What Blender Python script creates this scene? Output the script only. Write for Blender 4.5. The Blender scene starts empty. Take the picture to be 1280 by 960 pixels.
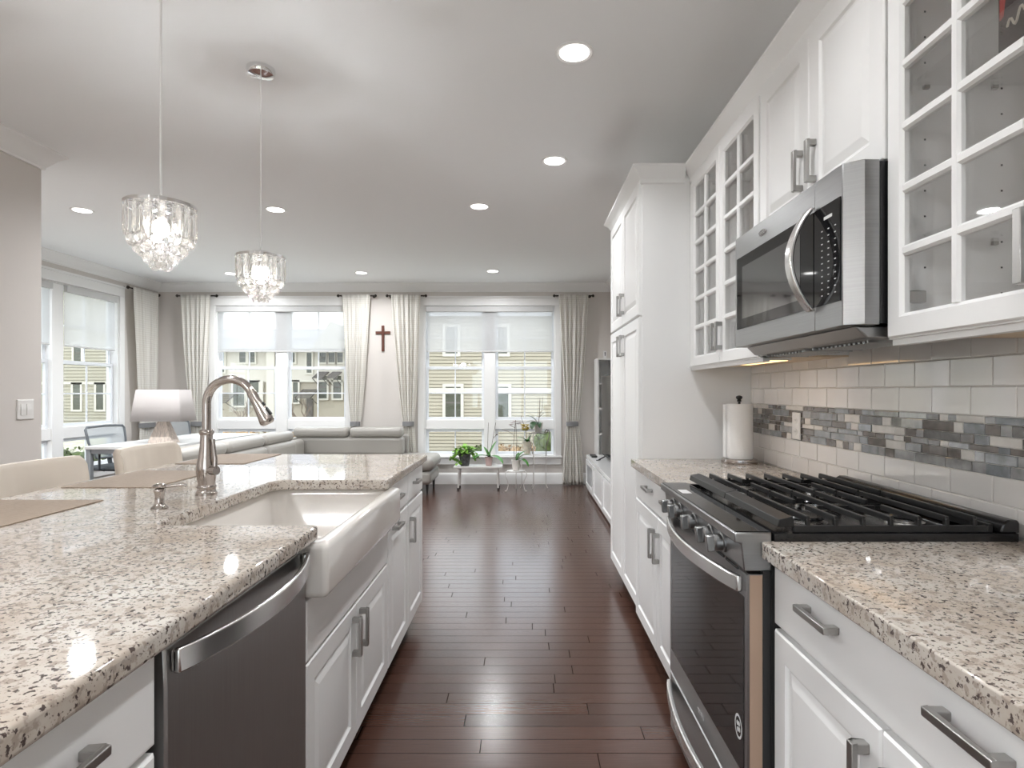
import bpy, bmesh, math, random
from mathutils import Vector, Matrix
random.seed(7)
R = math.radians
PI = math.pi
scene = bpy.context.scene
C = scene.collection

# ------------------------------------------------------------------ camera
cd = bpy.data.cameras.new('camera')
cam = bpy.data.objects.new('camera', cd)
C.objects.link(cam)
cam.location = (0, 0, 1.27)
cam.rotation_euler = (R(90), 0, 0)
cd.sensor_width = 36
cd.lens = 740 / 1280 * 36
cd.shift_x = -15 / 1280
cd.shift_y = 9 / 1280
cd.clip_start = 0.05
cd.clip_end = 300
scene.camera = cam

# ------------------------------------------------------------------ colour management
vs = scene.view_settings
vs.view_transform = 'Standard'
vs.look = 'None'
vs.exposure = 0.28
vs.gamma = 1.0
vs.use_curve_mapping = False
scene.display_settings.display_device = 'sRGB'
cy = scene.cycles
cy.use_denoising = True
cy.max_bounces = 12
cy.diffuse_bounces = 6
cy.glossy_bounces = 5
cy.transmission_bounces = 10
cy.transparent_max_bounces = 24
cy.caustics_reflective = False
cy.caustics_refractive = False
cy.sample_clamp_indirect = 6.0

# ------------------------------------------------------------------ overcast sky
SKY = 3.0
LAMP_W = 6.0        # each recessed lamp of the kitchen
LAMP_LIVING_W = 42.0  # each recessed lamp of the living room
PENDANT_W = 58.0
CHANDELIER_W = 62.0   # dining chandelier behind the viewer
w = bpy.data.worlds.new('overcast_sky')
scene.world = w
w.use_nodes = True
nt = w.node_tree
nt.nodes.clear()
wo = nt.nodes.new('ShaderNodeOutputWorld')
wb = nt.nodes.new('ShaderNodeBackground')
wn = nt.nodes.new('ShaderNodeTexNoise')
wr = nt.nodes.new('ShaderNodeValToRGB')
wn.inputs['Scale'].default_value = 2.5
wn.inputs['Detail'].default_value = 4
wr.color_ramp.elements[0].position = 0.35
wr.color_ramp.elements[0].color = (0.80, 0.88, 1.0, 1)
wr.color_ramp.elements[1].position = 0.6
wr.color_ramp.elements[1].color = (0.96, 0.98, 1.0, 1)
nt.links.new(wn.outputs['Fac'], wr.inputs['Fac'])
nt.links.new(wr.outputs['Color'], wb.inputs['Color'])
wb.inputs['Strength'].default_value = SKY
nt.links.new(wb.outputs['Background'], wo.inputs['Surface'])


def portal(loc, rot, sx, sy):
    l = bpy.data.lights.new('daylight_portal', 'AREA')
    l.shape = 'RECTANGLE'
    l.size, l.size_y = sx, sy
    l.cycles.is_portal = True
    o = bpy.data.objects.new('daylight_portal', l)
    C.objects.link(o)
    o.location = loc
    o.rotation_euler = rot


# main dimensions (metres)
YB = 8.10      # back wall
H = 2.74       # ceiling
XR = 1.20      # right wall
XL = -5.0      # left window wall
XS = -2.96     # left stub wall
YS = 3.63      # where the stub wall ends
YF = -2.4      # wall behind
CT = 0.915     # counter top

portal((-0.47, YB + 0.02, 1.4), (R(90), 0, 0), 1.8, 2.1)
portal((-3.33, YB + 0.02, 1.4), (R(90), 0, 0), 1.8, 2.1)
portal((XL - 0.02, 6.42, 1.4), (R(90), 0, R(90)), 1.9, 2.1)
portal((-0.45, YF - 0.02, 1.2), (R(90), 0, R(180)), 2.5, 2.3)  # daylight entering by the added rear door

# ================================================================== materials
MATS = {}


def newmat(name):
    m = bpy.data.materials.new(name)
    m.use_nodes = True
    n = m.node_tree
    n.nodes.clear()
    out = n.nodes.new('ShaderNodeOutputMaterial')
    MATS[name] = m
    return m, n, out


def pbr(name, col, rough=0.5, metal=0.0, bump=0.0, bscale=200.0, spec=0.5, noise=0.0, nscale=8.0, coat=0.0, aniso=None):
    m, n, out = newmat(name)
    b = n.nodes.new('ShaderNodeBsdfPrincipled')
    b.inputs['Base Color'].default_value = (*col, 1)
    b.inputs['Roughness'].default_value = rough
    b.inputs['Metallic'].default_value = metal
    b.inputs['Specular IOR Level'].default_value = spec
    if coat:
        b.inputs['Coat Weight'].default_value = coat
        b.inputs['Coat Roughness'].default_value = 0.05
    n.links.new(b.outputs[0], out.inputs['Surface'])
    tc = n.nodes.new('ShaderNodeTexCoord')
    if noise:
        t = n.nodes.new('ShaderNodeTexNoise')
        t.inputs['Scale'].default_value = nscale
        t.inputs['Detail'].default_value = 5
        mp = n.nodes.new('ShaderNodeMapping')
        if aniso:
            mp.inputs['Scale'].default_value = aniso
        n.links.new(tc.outputs['Object'], mp.inputs['Vector'])
        n.links.new(mp.outputs[0], t.inputs['Vector'])
        r = n.nodes.new('ShaderNodeValToRGB')
        r.color_ramp.elements[0].position = 0.3
        r.color_ramp.elements[1].position = 0.7
        r.color_ramp.elements[0].color = (*[max(0, c * (1 - noise)) for c in col], 1)
        r.color_ramp.elements[1].color = (*[min(1, c * (1 + noise)) for c in col], 1)
        n.links.new(t.outputs['Fac'], r.inputs['Fac'])
        n.links.new(r.outputs['Color'], b.inputs['Base Color'])
    if bump:
        t2 = n.nodes.new('ShaderNodeTexNoise')
        t2.inputs['Scale'].default_value = bscale
        n.links.new(tc.outputs['Object'], t2.inputs['Vector'])
        bp = n.nodes.new('ShaderNodeBump')
        bp.inputs['Strength'].default_value = bump
        bp.inputs['Distance'].default_value = 0.002
        n.links.new(t2.outputs['Fac'], bp.inputs['Height'])
        n.links.new(bp.outputs[0], b.inputs['Normal'])
    return m


def mth(n, op, a, b=None, clamp=False):
    x = n.nodes.new('ShaderNodeMath')
    x.operation = op
    x.use_clamp = clamp
    for i, v in enumerate((a, b)):
        if v is None:
            continue
        if isinstance(v, (int, float)):
            x.inputs[i].default_value = v
        else:
            n.links.new(v, x.inputs[i])
    return x.outputs[0]


def glassy(name, tint=(0.96, 0.98, 0.98), refl=1.0, milky=0.0):
    """thin pane: transparent plus fresnel reflection"""
    m, n, out = newmat(name)
    tr = n.nodes.new('ShaderNodeBsdfTransparent')
    tr.inputs[0].default_value = (*tint, 1)
    gl = n.nodes.new('ShaderNodeBsdfGlossy')
    gl.inputs['Roughness'].default_value = 0.02
    gl.inputs[0].default_value = (1, 1, 1, 1)
    lw = n.nodes.new('ShaderNodeLayerWeight')
    lw.inputs['Blend'].default_value = 0.5
    pw = mth(n, 'POWER', lw.outputs['Facing'], 5.0)
    fz = mth(n, 'ADD', mth(n, 'MULTIPLY', pw, 0.96), 0.04)
    mu = n.nodes.new('ShaderNodeMath')
    mu.operation = 'MULTIPLY'
    mu.inputs[1].default_value = refl
    mu.use_clamp = True
    n.links.new(fz, mu.inputs[0])
    mx = n.nodes.new('ShaderNodeMixShader')
    n.links.new(mu.outputs[0], mx.inputs[0])
    n.links.new(tr.outputs[0], mx.inputs[1])
    n.links.new(gl.outputs[0], mx.inputs[2])
    n.links.new(mx.outputs[0], out.inputs['Surface'])
    return m


def sheer(name, col, trans=0.4, tl=0.5):
    """woven cloth that lets some light through"""
    m, n, out = newmat(name)
    tr = n.nodes.new('ShaderNodeBsdfTransparent')
    df = n.nodes.new('ShaderNodeBsdfDiffuse')
    df.inputs[0].default_value = (*col, 1)
    tn = n.nodes.new('ShaderNodeBsdfTranslucent')
    tn.inputs[0].default_value = (*col, 1)
    a = n.nodes.new('ShaderNodeMixShader')
    a.inputs[0].default_value = tl
    n.links.new(df.outputs[0], a.inputs[1])
    n.links.new(tn.outputs[0], a.inputs[2])
    b = n.nodes.new('ShaderNodeMixShader')
    b.inputs[0].default_value = trans
    n.links.new(a.outputs[0], b.inputs[1])
    n.links.new(tr.outputs[0], b.inputs[2])
    n.links.new(b.outputs[0], out.inputs['Surface'])
    return m


def emit(name, col, s):
    m, n, out = newmat(name)
    e = n.nodes.new('ShaderNodeEmission')
    e.inputs[0].default_value = (*col, 1)
    e.inputs[1].default_value = s
    n.links.new(e.outputs[0], out.inputs['Surface'])
    return m


def floor_mat():
    m, n, out = newmat('dark_hardwood')
    b = n.nodes.new('ShaderNodeBsdfPrincipled')
    n.links.new(b.outputs[0], out.inputs['Surface'])
    tc = n.nodes.new('ShaderNodeTexCoord')
    sp = n.nodes.new('ShaderNodeSeparateXYZ')
    n.links.new(tc.outputs['Object'], sp.inputs[0])
    ry = mth(n, 'MULTIPLY', sp.outputs['Y'], 1 / 0.083)
    row = mth(n, 'FLOOR', ry)
    fy = mth(n, 'FRACT', ry)
    wn1 = n.nodes.new('ShaderNodeTexWhiteNoise')
    wn1.noise_dimensions = '1D'
    n.links.new(row, wn1.inputs['W'])
    off = mth(n, 'MULTIPLY', wn1.outputs['Value'], 9.0)
    rx = mth(n, 'ADD', mth(n, 'MULTIPLY', sp.outputs['X'], 1 / 1.05), off)
    col = mth(n, 'FLOOR', rx)
    fx = mth(n, 'FRACT', rx)
    wid = mth(n, 'ADD', mth(n, 'MULTIPLY', row, 13.7), mth(n, 'MULTIPLY', col, 3.1))
    wn2 = n.nodes.new('ShaderNodeTexWhiteNoise')
    wn2.noise_dimensions = '1D'
    n.links.new(wid, wn2.inputs['W'])
    # grain
    mp = n.nodes.new('ShaderNodeMapping')
    mp.inputs['Scale'].default_value = (3, 60, 1)
    n.links.new(tc.outputs['Object'], mp.inputs[0])
    gn = n.nodes.new('ShaderNodeTexNoise')
    gn.inputs['Scale'].default_value = 3
    gn.inputs['Detail'].default_value = 6
    n.links.new(mp.outputs[0], gn.inputs['Vector'])
    v = mth(n, 'ADD', mth(n, 'MULTIPLY', wn2.outputs['Value'], 0.4), mth(n, 'MULTIPLY', gn.outputs['Fac'], 0.6))
    rp = n.nodes.new('ShaderNodeValToRGB')
    e = rp.color_ramp.elements
    e[0].position, e[0].color = 0.1, (0.050, 0.0235, 0.017, 1)
    e[1].position, e[1].color = 0.95, (0.092, 0.044, 0.031, 1)
    n.links.new(v, rp.inputs['Fac'])
    gy = mth(n, 'LESS_THAN', fy, 0.030)
    gx = mth(n, 'LESS_THAN', fx, 0.003)
    gap = mth(n, 'MAXIMUM', gy, gx)
    mx = n.nodes.new('ShaderNodeMix')
    mx.data_type = 'RGBA'
    n.links.new(gap, mx.inputs['Factor'])
    n.links.new(rp.outputs['Color'], mx.inputs['A'])
    mx.inputs['B'].default_value = (0.008, 0.004, 0.003, 1)
    n.links.new(mx.outputs['Result'], b.inputs['Base Color'])
    b.inputs['Roughness'].default_value = 0.24
    keep = mth(n, 'SUBTRACT', 1.0, gap)          # the open seams do not shine
    n.links.new(mth(n, 'MULTIPLY', keep, 0.5), b.inputs['Specular IOR Level'])
    n.links.new(mth(n, 'MULTIPLY', keep, 0.24), b.inputs['Coat Weight'])
    b.inputs['Coat Roughness'].default_value = 0.19
    # each board is bowed very slightly, gap lies lower
    bow = mth(n, 'MULTIPLY', mth(n, 'SINE', mth(n, 'MULTIPLY', fy, PI)), 0.12)
    hh = mth(n, 'SUBTRACT', mth(n, 'ADD', bow, mth(n, 'MULTIPLY', gn.outputs['Fac'], 0.25)), mth(n, 'MULTIPLY', gap, 0.8))
    bp = n.nodes.new('ShaderNodeBump')
    bp.inputs['Strength'].default_value = 0.4
    bp.inputs['Distance'].default_value = 0.0012
    n.links.new(hh, bp.inputs['Height'])
    n.links.new(bp.outputs[0], b.inputs['Normal'])
    n.links.new(bp.outputs[0], b.inputs['Coat Normal'])
    return m


def granite_mat():
    m, n, out = newmat('granite')
    b = n.nodes.new('ShaderNodeBsdfPrincipled')
    n.links.new(b.outputs[0], out.inputs['Surface'])
    tc = n.nodes.new('ShaderNodeTexCoord')

    def nz(scale, detail=4, rough=0.6):
        t = n.nodes.new('ShaderNodeTexNoise')
        t.inputs['Scale'].default_value = scale
        t.inputs['Detail'].default_value = detail
        t.inputs['Roughness'].default_value = rough
        n.links.new(tc.outputs['Object'], t.inputs['Vector'])
        return t.outputs['Fac']

    def ramp(src, p0, c0, p1, c1):
        r = n.nodes.new('ShaderNodeValToRGB')
        e = r.color_ramp.elements
        e[0].position, e[0].color = p0, (*c0, 1)
        e[1].position, e[1].color = p1, (*c1, 1)
        n.links.new(src, r.inputs['Fac'])
        return r.outputs['Color']

    def mix(f, a, c):
        x = n.nodes.new('ShaderNodeMix')
        x.data_type = 'RGBA'
        n.links.new(f, x.inputs['Factor'])
        n.links.new(a, x.inputs['A'])
        if isinstance(c, tuple):
            x.inputs['B'].default_value = (*c, 1)
        else:
            n.links.new(c, x.inputs['B'])
        return x.outputs['Result']

    base = ramp(nz(7, 5), 0.35, (0.42, 0.355, 0.295), 0.66, (0.56, 0.525, 0.48))
    mid = ramp(nz(55, 3), 0.53, (0, 0, 0), 0.60, (1, 1, 1))
    c1 = mix(mth(n, 'MULTIPLY', mid, 0.8), base, (0.30, 0.25, 0.21))
    dens = mth(n, 'MULTIPLY', nz(14, 2), 0.14)
    sp1 = ramp(mth(n, 'ADD', nz(105, 3, 0.55), dens), 0.645, (0, 0, 0), 0.685, (1, 1, 1))
    c2 = mix(sp1, c1, (0.075, 0.055, 0.05))
    sp2 = ramp(nz(190, 2), 0.635, (0, 0, 0), 0.67, (1, 1, 1))
    c3 = mix(mth(n, 'MULTIPLY', sp2, 0.75), c2, (0.15, 0.11, 0.095))
    n.links.new(c3, b.inputs['Base Color'])
    b.inputs['Roughness'].default_value = 0.045
    b.inputs['Specular IOR Level'].default_value = 0.6
    return m


def curtain_mat():
    m, n, out = newmat('curtain_cloth')
    tc = n.nodes.new('ShaderNodeTexCoord')
    sp = n.nodes.new('ShaderNodeSeparateXYZ')
    n.links.new(tc.outputs['Object'], sp.inputs[0])
    f = mth(n, 'FRACT', mth(n, 'MULTIPLY', sp.outputs['Z'], 1 / 0.028))
    g = mth(n, 'LESS_THAN', f, 0.22)
    mx = n.nodes.new('ShaderNodeMix')
    mx.data_type = 'RGBA'
    n.links.new(g, mx.inputs['Factor'])
    mx.inputs['A'].default_value = (0.90, 0.885, 0.85, 1)
    mx.inputs['B'].default_value = (0.81, 0.79, 0.745, 1)
    d = n.nodes.new('ShaderNodeBsdfDiffuse')
    t = n.nodes.new('ShaderNodeBsdfTranslucent')
    n.links.new(mx.outputs['Result'], d.inputs[0])
    n.links.new(mx.outputs['Result'], t.inputs[0])
    ms = n.nodes.new('ShaderNodeMixShader')
    ms.inputs[0].default_value = 0.38
    n.links.new(d.outputs[0], ms.inputs[1])
    n.links.new(t.outputs[0], ms.inputs[2])
    n.links.new(ms.outputs[0], out.inputs['Surface'])
    return m


def crystal_mat():
    m, n, out = newmat('crystal')
    g = n.nodes.new('ShaderNodeBsdfGlass')
    g.inputs['IOR'].default_value = 1.45
    g.inputs['Roughness'].default_value = 0.0
    g.inputs[0].default_value = (1, 0.99, 0.97, 1)
    t = n.nodes.new('ShaderNodeBsdfTransparent')
    tl = n.nodes.new('ShaderNodeBsdfTranslucent')
    tl.inputs[0].default_value = (1, 0.98, 0.95, 1)
    a = n.nodes.new('ShaderNodeMixShader')
    a.inputs[0].default_value = 0.35
    n.links.new(g.outputs[0], a.inputs[1])
    n.links.new(t.outputs[0], a.inputs[2])
    c = n.nodes.new('ShaderNodeMixShader')
    c.inputs[0].default_value = 0.035
    n.links.new(a.outputs[0], c.inputs[1])
    n.links.new(tl.outputs[0], c.inputs[2])
    n.links.new(c.outputs[0], out.inputs['Surface'])
    return m


M_floor = floor_mat()
M_granite = granite_mat()
M_curtain = curtain_mat()
M_crystal = crystal_mat()
M_wall = pbr('greige_paint', (0.66, 0.625, 0.595), 0.75, bump=0.05, bscale=300)
M_ceil = pbr('ceiling_paint', (0.92, 0.935, 0.945), 0.85)
M_trim = pbr('trim_paint', (0.86, 0.86, 0.855), 0.4)
M_cab = pbr('cabinet_paint', (0.80, 0.80, 0.795), 0.33)
M_cabin = pbr('cabinet_inside', (0.80, 0.775, 0.745), 0.5)
M_ply = pbr('birch_ply', (0.70, 0.56, 0.40), 0.5, noise=0.12, nscale=10, aniso=(1, 8, 8))
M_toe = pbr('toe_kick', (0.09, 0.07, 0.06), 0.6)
M_nickel = pbr('brushed_nickel', (0.42, 0.41, 0.395), 0.30, 1.0)
M_chrome = pbr('polished_nickel', (0.44, 0.40, 0.375), 0.13, 1.0)
M_silver = pbr('chrome', (0.85, 0.85, 0.86), 0.08, 1.0)
M_steel = pbr('stainless_steel', (0.34, 0.34, 0.34), 0.33, 1.0, noise=0.05, nscale=6, aniso=(1, 1, 60))
M_dsteel = pbr('slate_steel', (0.34, 0.335, 0.33), 0.36, 1.0, noise=0.05, nscale=6, aniso=(1, 60, 1))
M_lsteel = pbr('bright_steel', (0.68, 0.67, 0.66), 0.26, 1.0)
M_black = pbr('black_enamel', (0.012, 0.012, 0.013), 0.18)
M_iron = pbr('cast_iron', (0.014, 0.0135, 0.0135), 0.42, spec=0.35, bump=0.1, bscale=400)
M_bglass = pbr('black_glass', (0.010, 0.010, 0.011), 0.04, spec=0.3)
M_mglass = pbr('microwave_glass', (0.035, 0.035, 0.037), 0.04, spec=0.9, coat=0.6)
M_bplastic = pbr('black_plastic', (0.02, 0.02, 0.02), 0.45)
M_copper = pbr('door_edge', (0.50, 0.36, 0.27), 0.35, 0.8)
M_fire = pbr('fireclay', (0.76, 0.73, 0.695), 0.10, coat=0.5)
M_pane = glassy('clear_pane')
M_cabpane = glassy('cabinet_pane', (0.985, 0.985, 0.985), 1.1)
M_shade = sheer('shade_cloth', (0.72, 0.725, 0.735), 0.50, 0.5)
M_shadebar = pbr('shade_rail', (0.62, 0.62, 0.62), 0.5)
M_tile = pbr('ivory_tile', (0.80, 0.77, 0.74), 0.08, coat=1.0, spec=0.9, noise=0.05, nscale=3)
M_grout = pbr('grout', (0.70, 0.67, 0.63), 0.9)
M_mos = [pbr('mosaic_slate', (0.15, 0.147, 0.145), 0.07, coat=1.0, spec=0.9, noise=0.3, nscale=30),
         pbr('mosaic_brown', (0.125, 0.105, 0.092), 0.08, coat=0.8, spec=0.8, noise=0.3, nscale=30),
         pbr('mosaic_grey', (0.33, 0.33, 0.33), 0.06, coat=1.0, spec=0.9, noise=0.25, nscale=25),
         pbr('mosaic_bluegrey', (0.25, 0.268, 0.285), 0.05, coat=1.0, spec=0.9, noise=0.3, nscale=25),
         pbr('mosaic_marble', (0.68, 0.65, 0.61), 0.15, noise=0.1, nscale=20)]
M_plastic = pbr('white_plastic', (0.80, 0.79, 0.77), 0.35)
M_dark = pbr('dark_slot', (0.02, 0.02, 0.02), 0.7)
M_rod = pbr('bronze_rod', (0.03, 0.024, 0.02), 0.35, 0.6)
M_tie = pbr('grey_band', (0.20, 0.20, 0.205), 0.6)
M_leather = pbr('grey_leather', (0.34, 0.325, 0.30), 0.34, bump=0.15, bscale=120)
M_cream = pbr('cream_leather', (0.66, 0.585, 0.50), 0.5, bump=0.1, bscale=150)
M_mat = pbr('woven_placemat', (0.255, 0.195, 0.145), 0.75, noise=0.18, nscale=60, aniso=(1, 6, 1), bump=0.3, bscale=500)
M_cross = pbr('cherry_wood', (0.10, 0.030, 0.018), 0.4, noise=0.2, nscale=10)
M_white = pbr('white_gloss', (0.82, 0.82, 0.82), 0.18)
M_whitemat = pbr('white_laminate', (0.78, 0.78, 0.77), 0.4)
M_desk = pbr('pale_laminate', (0.66, 0.67, 0.67), 0.35)
M_deskleg = pbr('grey_metal', (0.33, 0.36, 0.39), 0.4, 0.5)
M_chairf = pbr('grey_plastic', (0.13, 0.145, 0.16), 0.45)
M_chaird = pbr('dark_plastic', (0.05, 0.06, 0.07), 0.5)
M_mesh = sheer('chair_mesh', (0.42, 0.48, 0.52), 0.55, 0.3)
M_lshade = sheer('lamp_linen', (0.56, 0.53, 0.52), 0.0, 0.2)
M_lbase = pbr('whitewashed_wood', (0.50, 0.43, 0.38), 0.6, noise=0.3, nscale=12, aniso=(8, 8, 1))
M_paper = pbr('paper_towel', (0.85, 0.85, 0.84), 0.9, bump=0.4, bscale=150)
M_cord = pbr('clear_cord', (0.85, 0.85, 0.85), 0.3)
M_bulb = emit('bulb_glow', (1.0, 0.93, 0.83), 20)
M_lens = emit('lamp_lens', (1.0, 0.97, 0.93), 7)
M_leafA = pbr('lime_leaf', (0.20, 0.42, 0.045), 0.45, noise=0.4, nscale=14)
M_leafB = pbr('orchid_leaf', (0.075, 0.25, 0.045), 0.32, noise=0.25, nscale=10)
M_leafC = pbr('dark_leaf', (0.030, 0.075, 0.028), 0.4)
M_stem = pbr('brown_stem', (0.11, 0.07, 0.05), 0.7)
M_gstem = pbr('green_stem', (0.13, 0.20, 0.06), 0.6)
M_potg = pbr('charcoal_pot', (0.07, 0.07, 0.075), 0.4, noise=0.6, nscale=30)
M_potp = pbr('pink_pot', (0.62, 0.45, 0.43), 0.4)
M_potw = pbr('white_pot', (0.74, 0.71, 0.67), 0.35)
M_potc = pbr('cream_pot', (0.68, 0.63, 0.53), 0.5, noise=0.15, nscale=25)
M_soil = pbr('potting_bark', (0.07, 0.04, 0.025), 0.95, bump=1, bscale=80)
M_yel = pbr('yellow_petal', (0.72, 0.60, 0.20), 0.6)
M_mauve = pbr('dry_mauve_petal', (0.36, 0.24, 0.25), 0.7)
M_wiron = pbr('white_iron', (0.70, 0.68, 0.66), 0.4)
M_giron = pbr('grey_iron', (0.22, 0.20, 0.19), 0.45, 0.5)
M_screen = pbr('tv_screen', (0.02, 0.022, 0.022), 0.07, spec=0.8)
M_red = pbr('cover_red', (0.36, 0.03, 0.02), 0.55, spec=0.2, noise=0.3, nscale=20)
M_cover = pbr('cover_dark', (0.035, 0.016, 0.016), 0.55, spec=0.2, noise=0.5, nscale=25)
M_ink = pbr('pale_ink', (0.75, 0.70, 0.60), 0.4)
M_sticker = pbr('sticker', (0.62, 0.62, 0.62), 0.5)
M_siding = pbr('tan_siding', (0.361, 0.323, 0.249), 0.7)
M_siding2 = pbr('sand_siding', (0.344, 0.318, 0.249), 0.7)
M_stucco = pbr('cream_stucco', (0.516, 0.486, 0.43), 0.85)
M_taupe = pbr('taupe_stucco', (0.361, 0.323, 0.258), 0.85)
M_htrim = pbr('house_trim', (0.533, 0.507, 0.447), 0.6)
M_hglass = pbr('house_glass', (0.055, 0.06, 0.04), 0.12)
M_awn = pbr('bronze_awning', (0.09, 0.08, 0.07), 0.5, 0.3)
M_roof = pbr('grey_shingle', (0.33, 0.33, 0.35), 0.9, noise=0.15, nscale=8)
M_hedge = pbr('hedge_leaf', (0.055, 0.075, 0.018), 0.8, noise=0.5, nscale=12, bump=1, bscale=30)
M_hedgeb = pbr('winter_shrub', (0.33, 0.22, 0.12), 0.9, noise=0.5, nscale=18, bump=1, bscale=30)
M_lawn = pbr('winter_lawn', (0.42, 0.40, 0.31), 0.95, noise=0.25, nscale=3)
M_bark = pbr('grey_bark', (0.17, 0.13, 0.10), 0.9)
M_bluevinyl = pbr('window_vinyl', (0.80, 0.83, 0.87), 0.35)

# ================================================================== mesh helpers
WL = {}      # world location of every object built


class MB:
    def __init__(self, M=None):
        self.v, self.f, self.mi = [], [], []
        self.M = M

    def add(self, vs_, fs, mi=0):
        o = len(self.v)
        for p in vs_:
            p = Vector(p)
            if self.M is not None:
                p = self.M @ p
            self.v.append(p)
        for f in fs:
            self.f.append([o + i for i in f])
            self.mi.append(mi)
        return self

    def box(self, x0, x1, y0, y1, z0, z1, mi=0):
        vs_ = [(x, y, z) for z in (z0, z1) for y in (y0, y1) for x in (x0, x1)]
        return self.add(vs_, [(0, 2, 3, 1), (4, 5, 7, 6), (0, 1, 5, 4), (2, 6, 7, 3), (0, 4, 6, 2), (1, 3, 7, 5)], mi)

    def bar(self, p, q, wd, ht, mi=0, up=(0, 0, 1)):
        """rectangular bar from p to q"""
        p, q = Vector(p), Vector(q)
        d = (q - p).normalized()
        u = Vector(up)
        s = d.cross(u)
        if s.length < 1e-4:
            s = d.cross(Vector((1, 0, 0)))
        s.normalize()
        u = s.cross(d).normalized()
        vs_ = []
        for c in (p, q):
            for a, b in ((-1, -1), (1, -1), (1, 1), (-1, 1)):
                vs_.append(c + s * a * wd / 2 + u * b * ht / 2)
        return self.add(vs_, [(0, 1, 2, 3), (7, 6, 5, 4), (0, 4, 5, 1), (1, 5, 6, 2), (2, 6, 7, 3), (3, 7, 4, 0)], mi)

    def prism(self, poly, axis, a, b, mi=0):
        n = len(poly)
        vs_ = []
        for t in (a, b):
            for (u, v) in poly:
                vs_.append({'X': (t, u, v), 'Y': (u, t, v), 'Z': (u, v, t)}[axis])
        fs = [tuple(range(n))[::-1], tuple(range(n, 2 * n))]
        for i in range(n):
            j = (i + 1) % n
            fs.append((i, j, n + j, n + i))
        return self.add(vs_, fs, mi)

    def loft(self, rings, closed=True, cap0=True, cap1=True, mi=0):
        n = len(rings[0])
        vs_ = [p for r in rings for p in r]
        fs = []
        for k in range(len(rings) - 1):
            for i in range(n if closed else n - 1):
                j = (i + 1) % n
                fs.append((k * n + i, k * n + j, (k + 1) * n + j, (k + 1) * n + i))
        if cap0:
            fs.append(tuple(range(n))[::-1])
        if cap1:
            o = (len(rings) - 1) * n
            fs.append(tuple(range(o, o + n)))
        return self.add(vs_, fs, mi)

    def lathe(self, prof, c=(0, 0, 0), n=24, mi=0, axis='Z', cap=True):
        rings = []
        for (r, h) in prof:
            ring = []
            for i in range(n):
                a = 2 * PI * i / n
                x, y = r * math.cos(a), r * math.sin(a)
                if axis == 'Z':
                    ring.append((c[0] + x, c[1] + y, c[2] + h))
                elif axis == 'X':
                    ring.append((c[0] + h, c[1] + x, c[2] + y))
                else:
                    ring.append((c[0] + x, c[1] + h, c[2] + y))
            rings.append(ring)
        return self.loft(rings, True, cap, cap, mi)

    def tube(self, pts, r, n=10, mi=0, closed=False):
        pts = [Vector(p) for p in pts]
        rr = r if isinstance(r, (list, tuple)) else [r] * len(pts)
        rings = []
        prev = None
        for i, p in enumerate(pts):
            if closed:
                d = pts[(i + 1) % len(pts)] - pts[i - 1]
            else:
                d = pts[min(i + 1, len(pts) - 1)] - pts[max(i - 1, 0)]
            d.normalize()
            if prev is None:
                u = d.cross(Vector((0, 0, 1)))
                if u.length < 1e-3:
                    u = d.cross(Vector((0, 1, 0)))
            else:
                u = prev - d * prev.dot(d)
            u.normalize()
            prev = u
            v = d.cross(u)
            rings.append([p + (u * math.cos(2 * PI * k / n) + v * math.sin(2 * PI * k / n)) * rr[i] for k in range(n)])
        if closed:
            rings.append(rings[0])
            return self.loft(rings, True, False, False, mi)
        return self.loft(rings, True, True, True, mi)

    def ball(self, c, r, n=12, m=8, mi=0, sz=1.0):
        prof = []
        for i in range(m + 1):
            a = -PI / 2 + PI * i / m
            prof.append((max(r * math.cos(a), r * 0.02), r * sz * math.sin(a)))
        return self.lathe(prof, c, n, mi)

    def rects(self, wd, ht, steps, mi=0):
        """nested rectangles (inset, height) in local u,v,w: a moulded door front"""
        rings = []
        for (ins, w_) in steps:
            rings.append([(ins, ins, w_), (wd - ins, ins, w_), (wd - ins, ht - ins, w_), (ins, ht - ins, w_)])
        return self.loft(rings, True, True, True, mi)

    def build(self, name, mats, parent=None, smooth=False, bevel=0.0, seg=2, sub=0, angle=35, origin=None):
        if not isinstance(mats, (list, tuple)):
            mats = [mats]
        xs = [p.x for p in self.v]
        ys = [p.y for p in self.v]
        zs = [p.z for p in self.v]
        c = Vector(((min(xs) + max(xs)) / 2, (min(ys) + max(ys)) / 2, min(zs))) if origin is None else Vector(origin)
        me = bpy.data.meshes.new(name)
        me.from_pydata([p - c for p in self.v], [], self.f)
        for m in mats:
            me.materials.append(m)
        for p, i in zip(me.polygons, self.mi):
            p.material_index = i
        bm = bmesh.new()
        bm.from_mesh(me)
        bmesh.ops.remove_doubles(bm, verts=bm.verts, dist=1e-6)
        bmesh.ops.recalc_face_normals(bm, faces=bm.faces)
        bm.to_mesh(me)
        bm.free()
        if smooth or bevel or sub:
            for p in me.polygons:
                p.use_smooth = True
            if not sub:
                me.set_sharp_from_angle(angle=R(angle))
        o = bpy.data.objects.new(name, me)
        C.objects.link(o)
        if parent is not None:
            o.parent = parent
            o.location = c - WL[parent.name]
        else:
            o.location = c
        WL[o.name] = c
        if bevel:
            b = o.modifiers.new('edge', 'BEVEL')
            b.width = bevel
            b.segments = seg
            b.limit_method = 'ANGLE'
            b.angle_limit = R(40)
        if sub:
            s = o.modifiers.new('round', 'SUBSURF')
            s.levels = s.render_levels = sub
        return o


def tag(o, label=None, cat=None, group=None, kind=None):
    if label:
        o['label'] = label
    if cat:
        o['category'] = cat
    if group:
        o['group'] = group
    if kind:
        o['kind'] = kind
    return o


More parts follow.
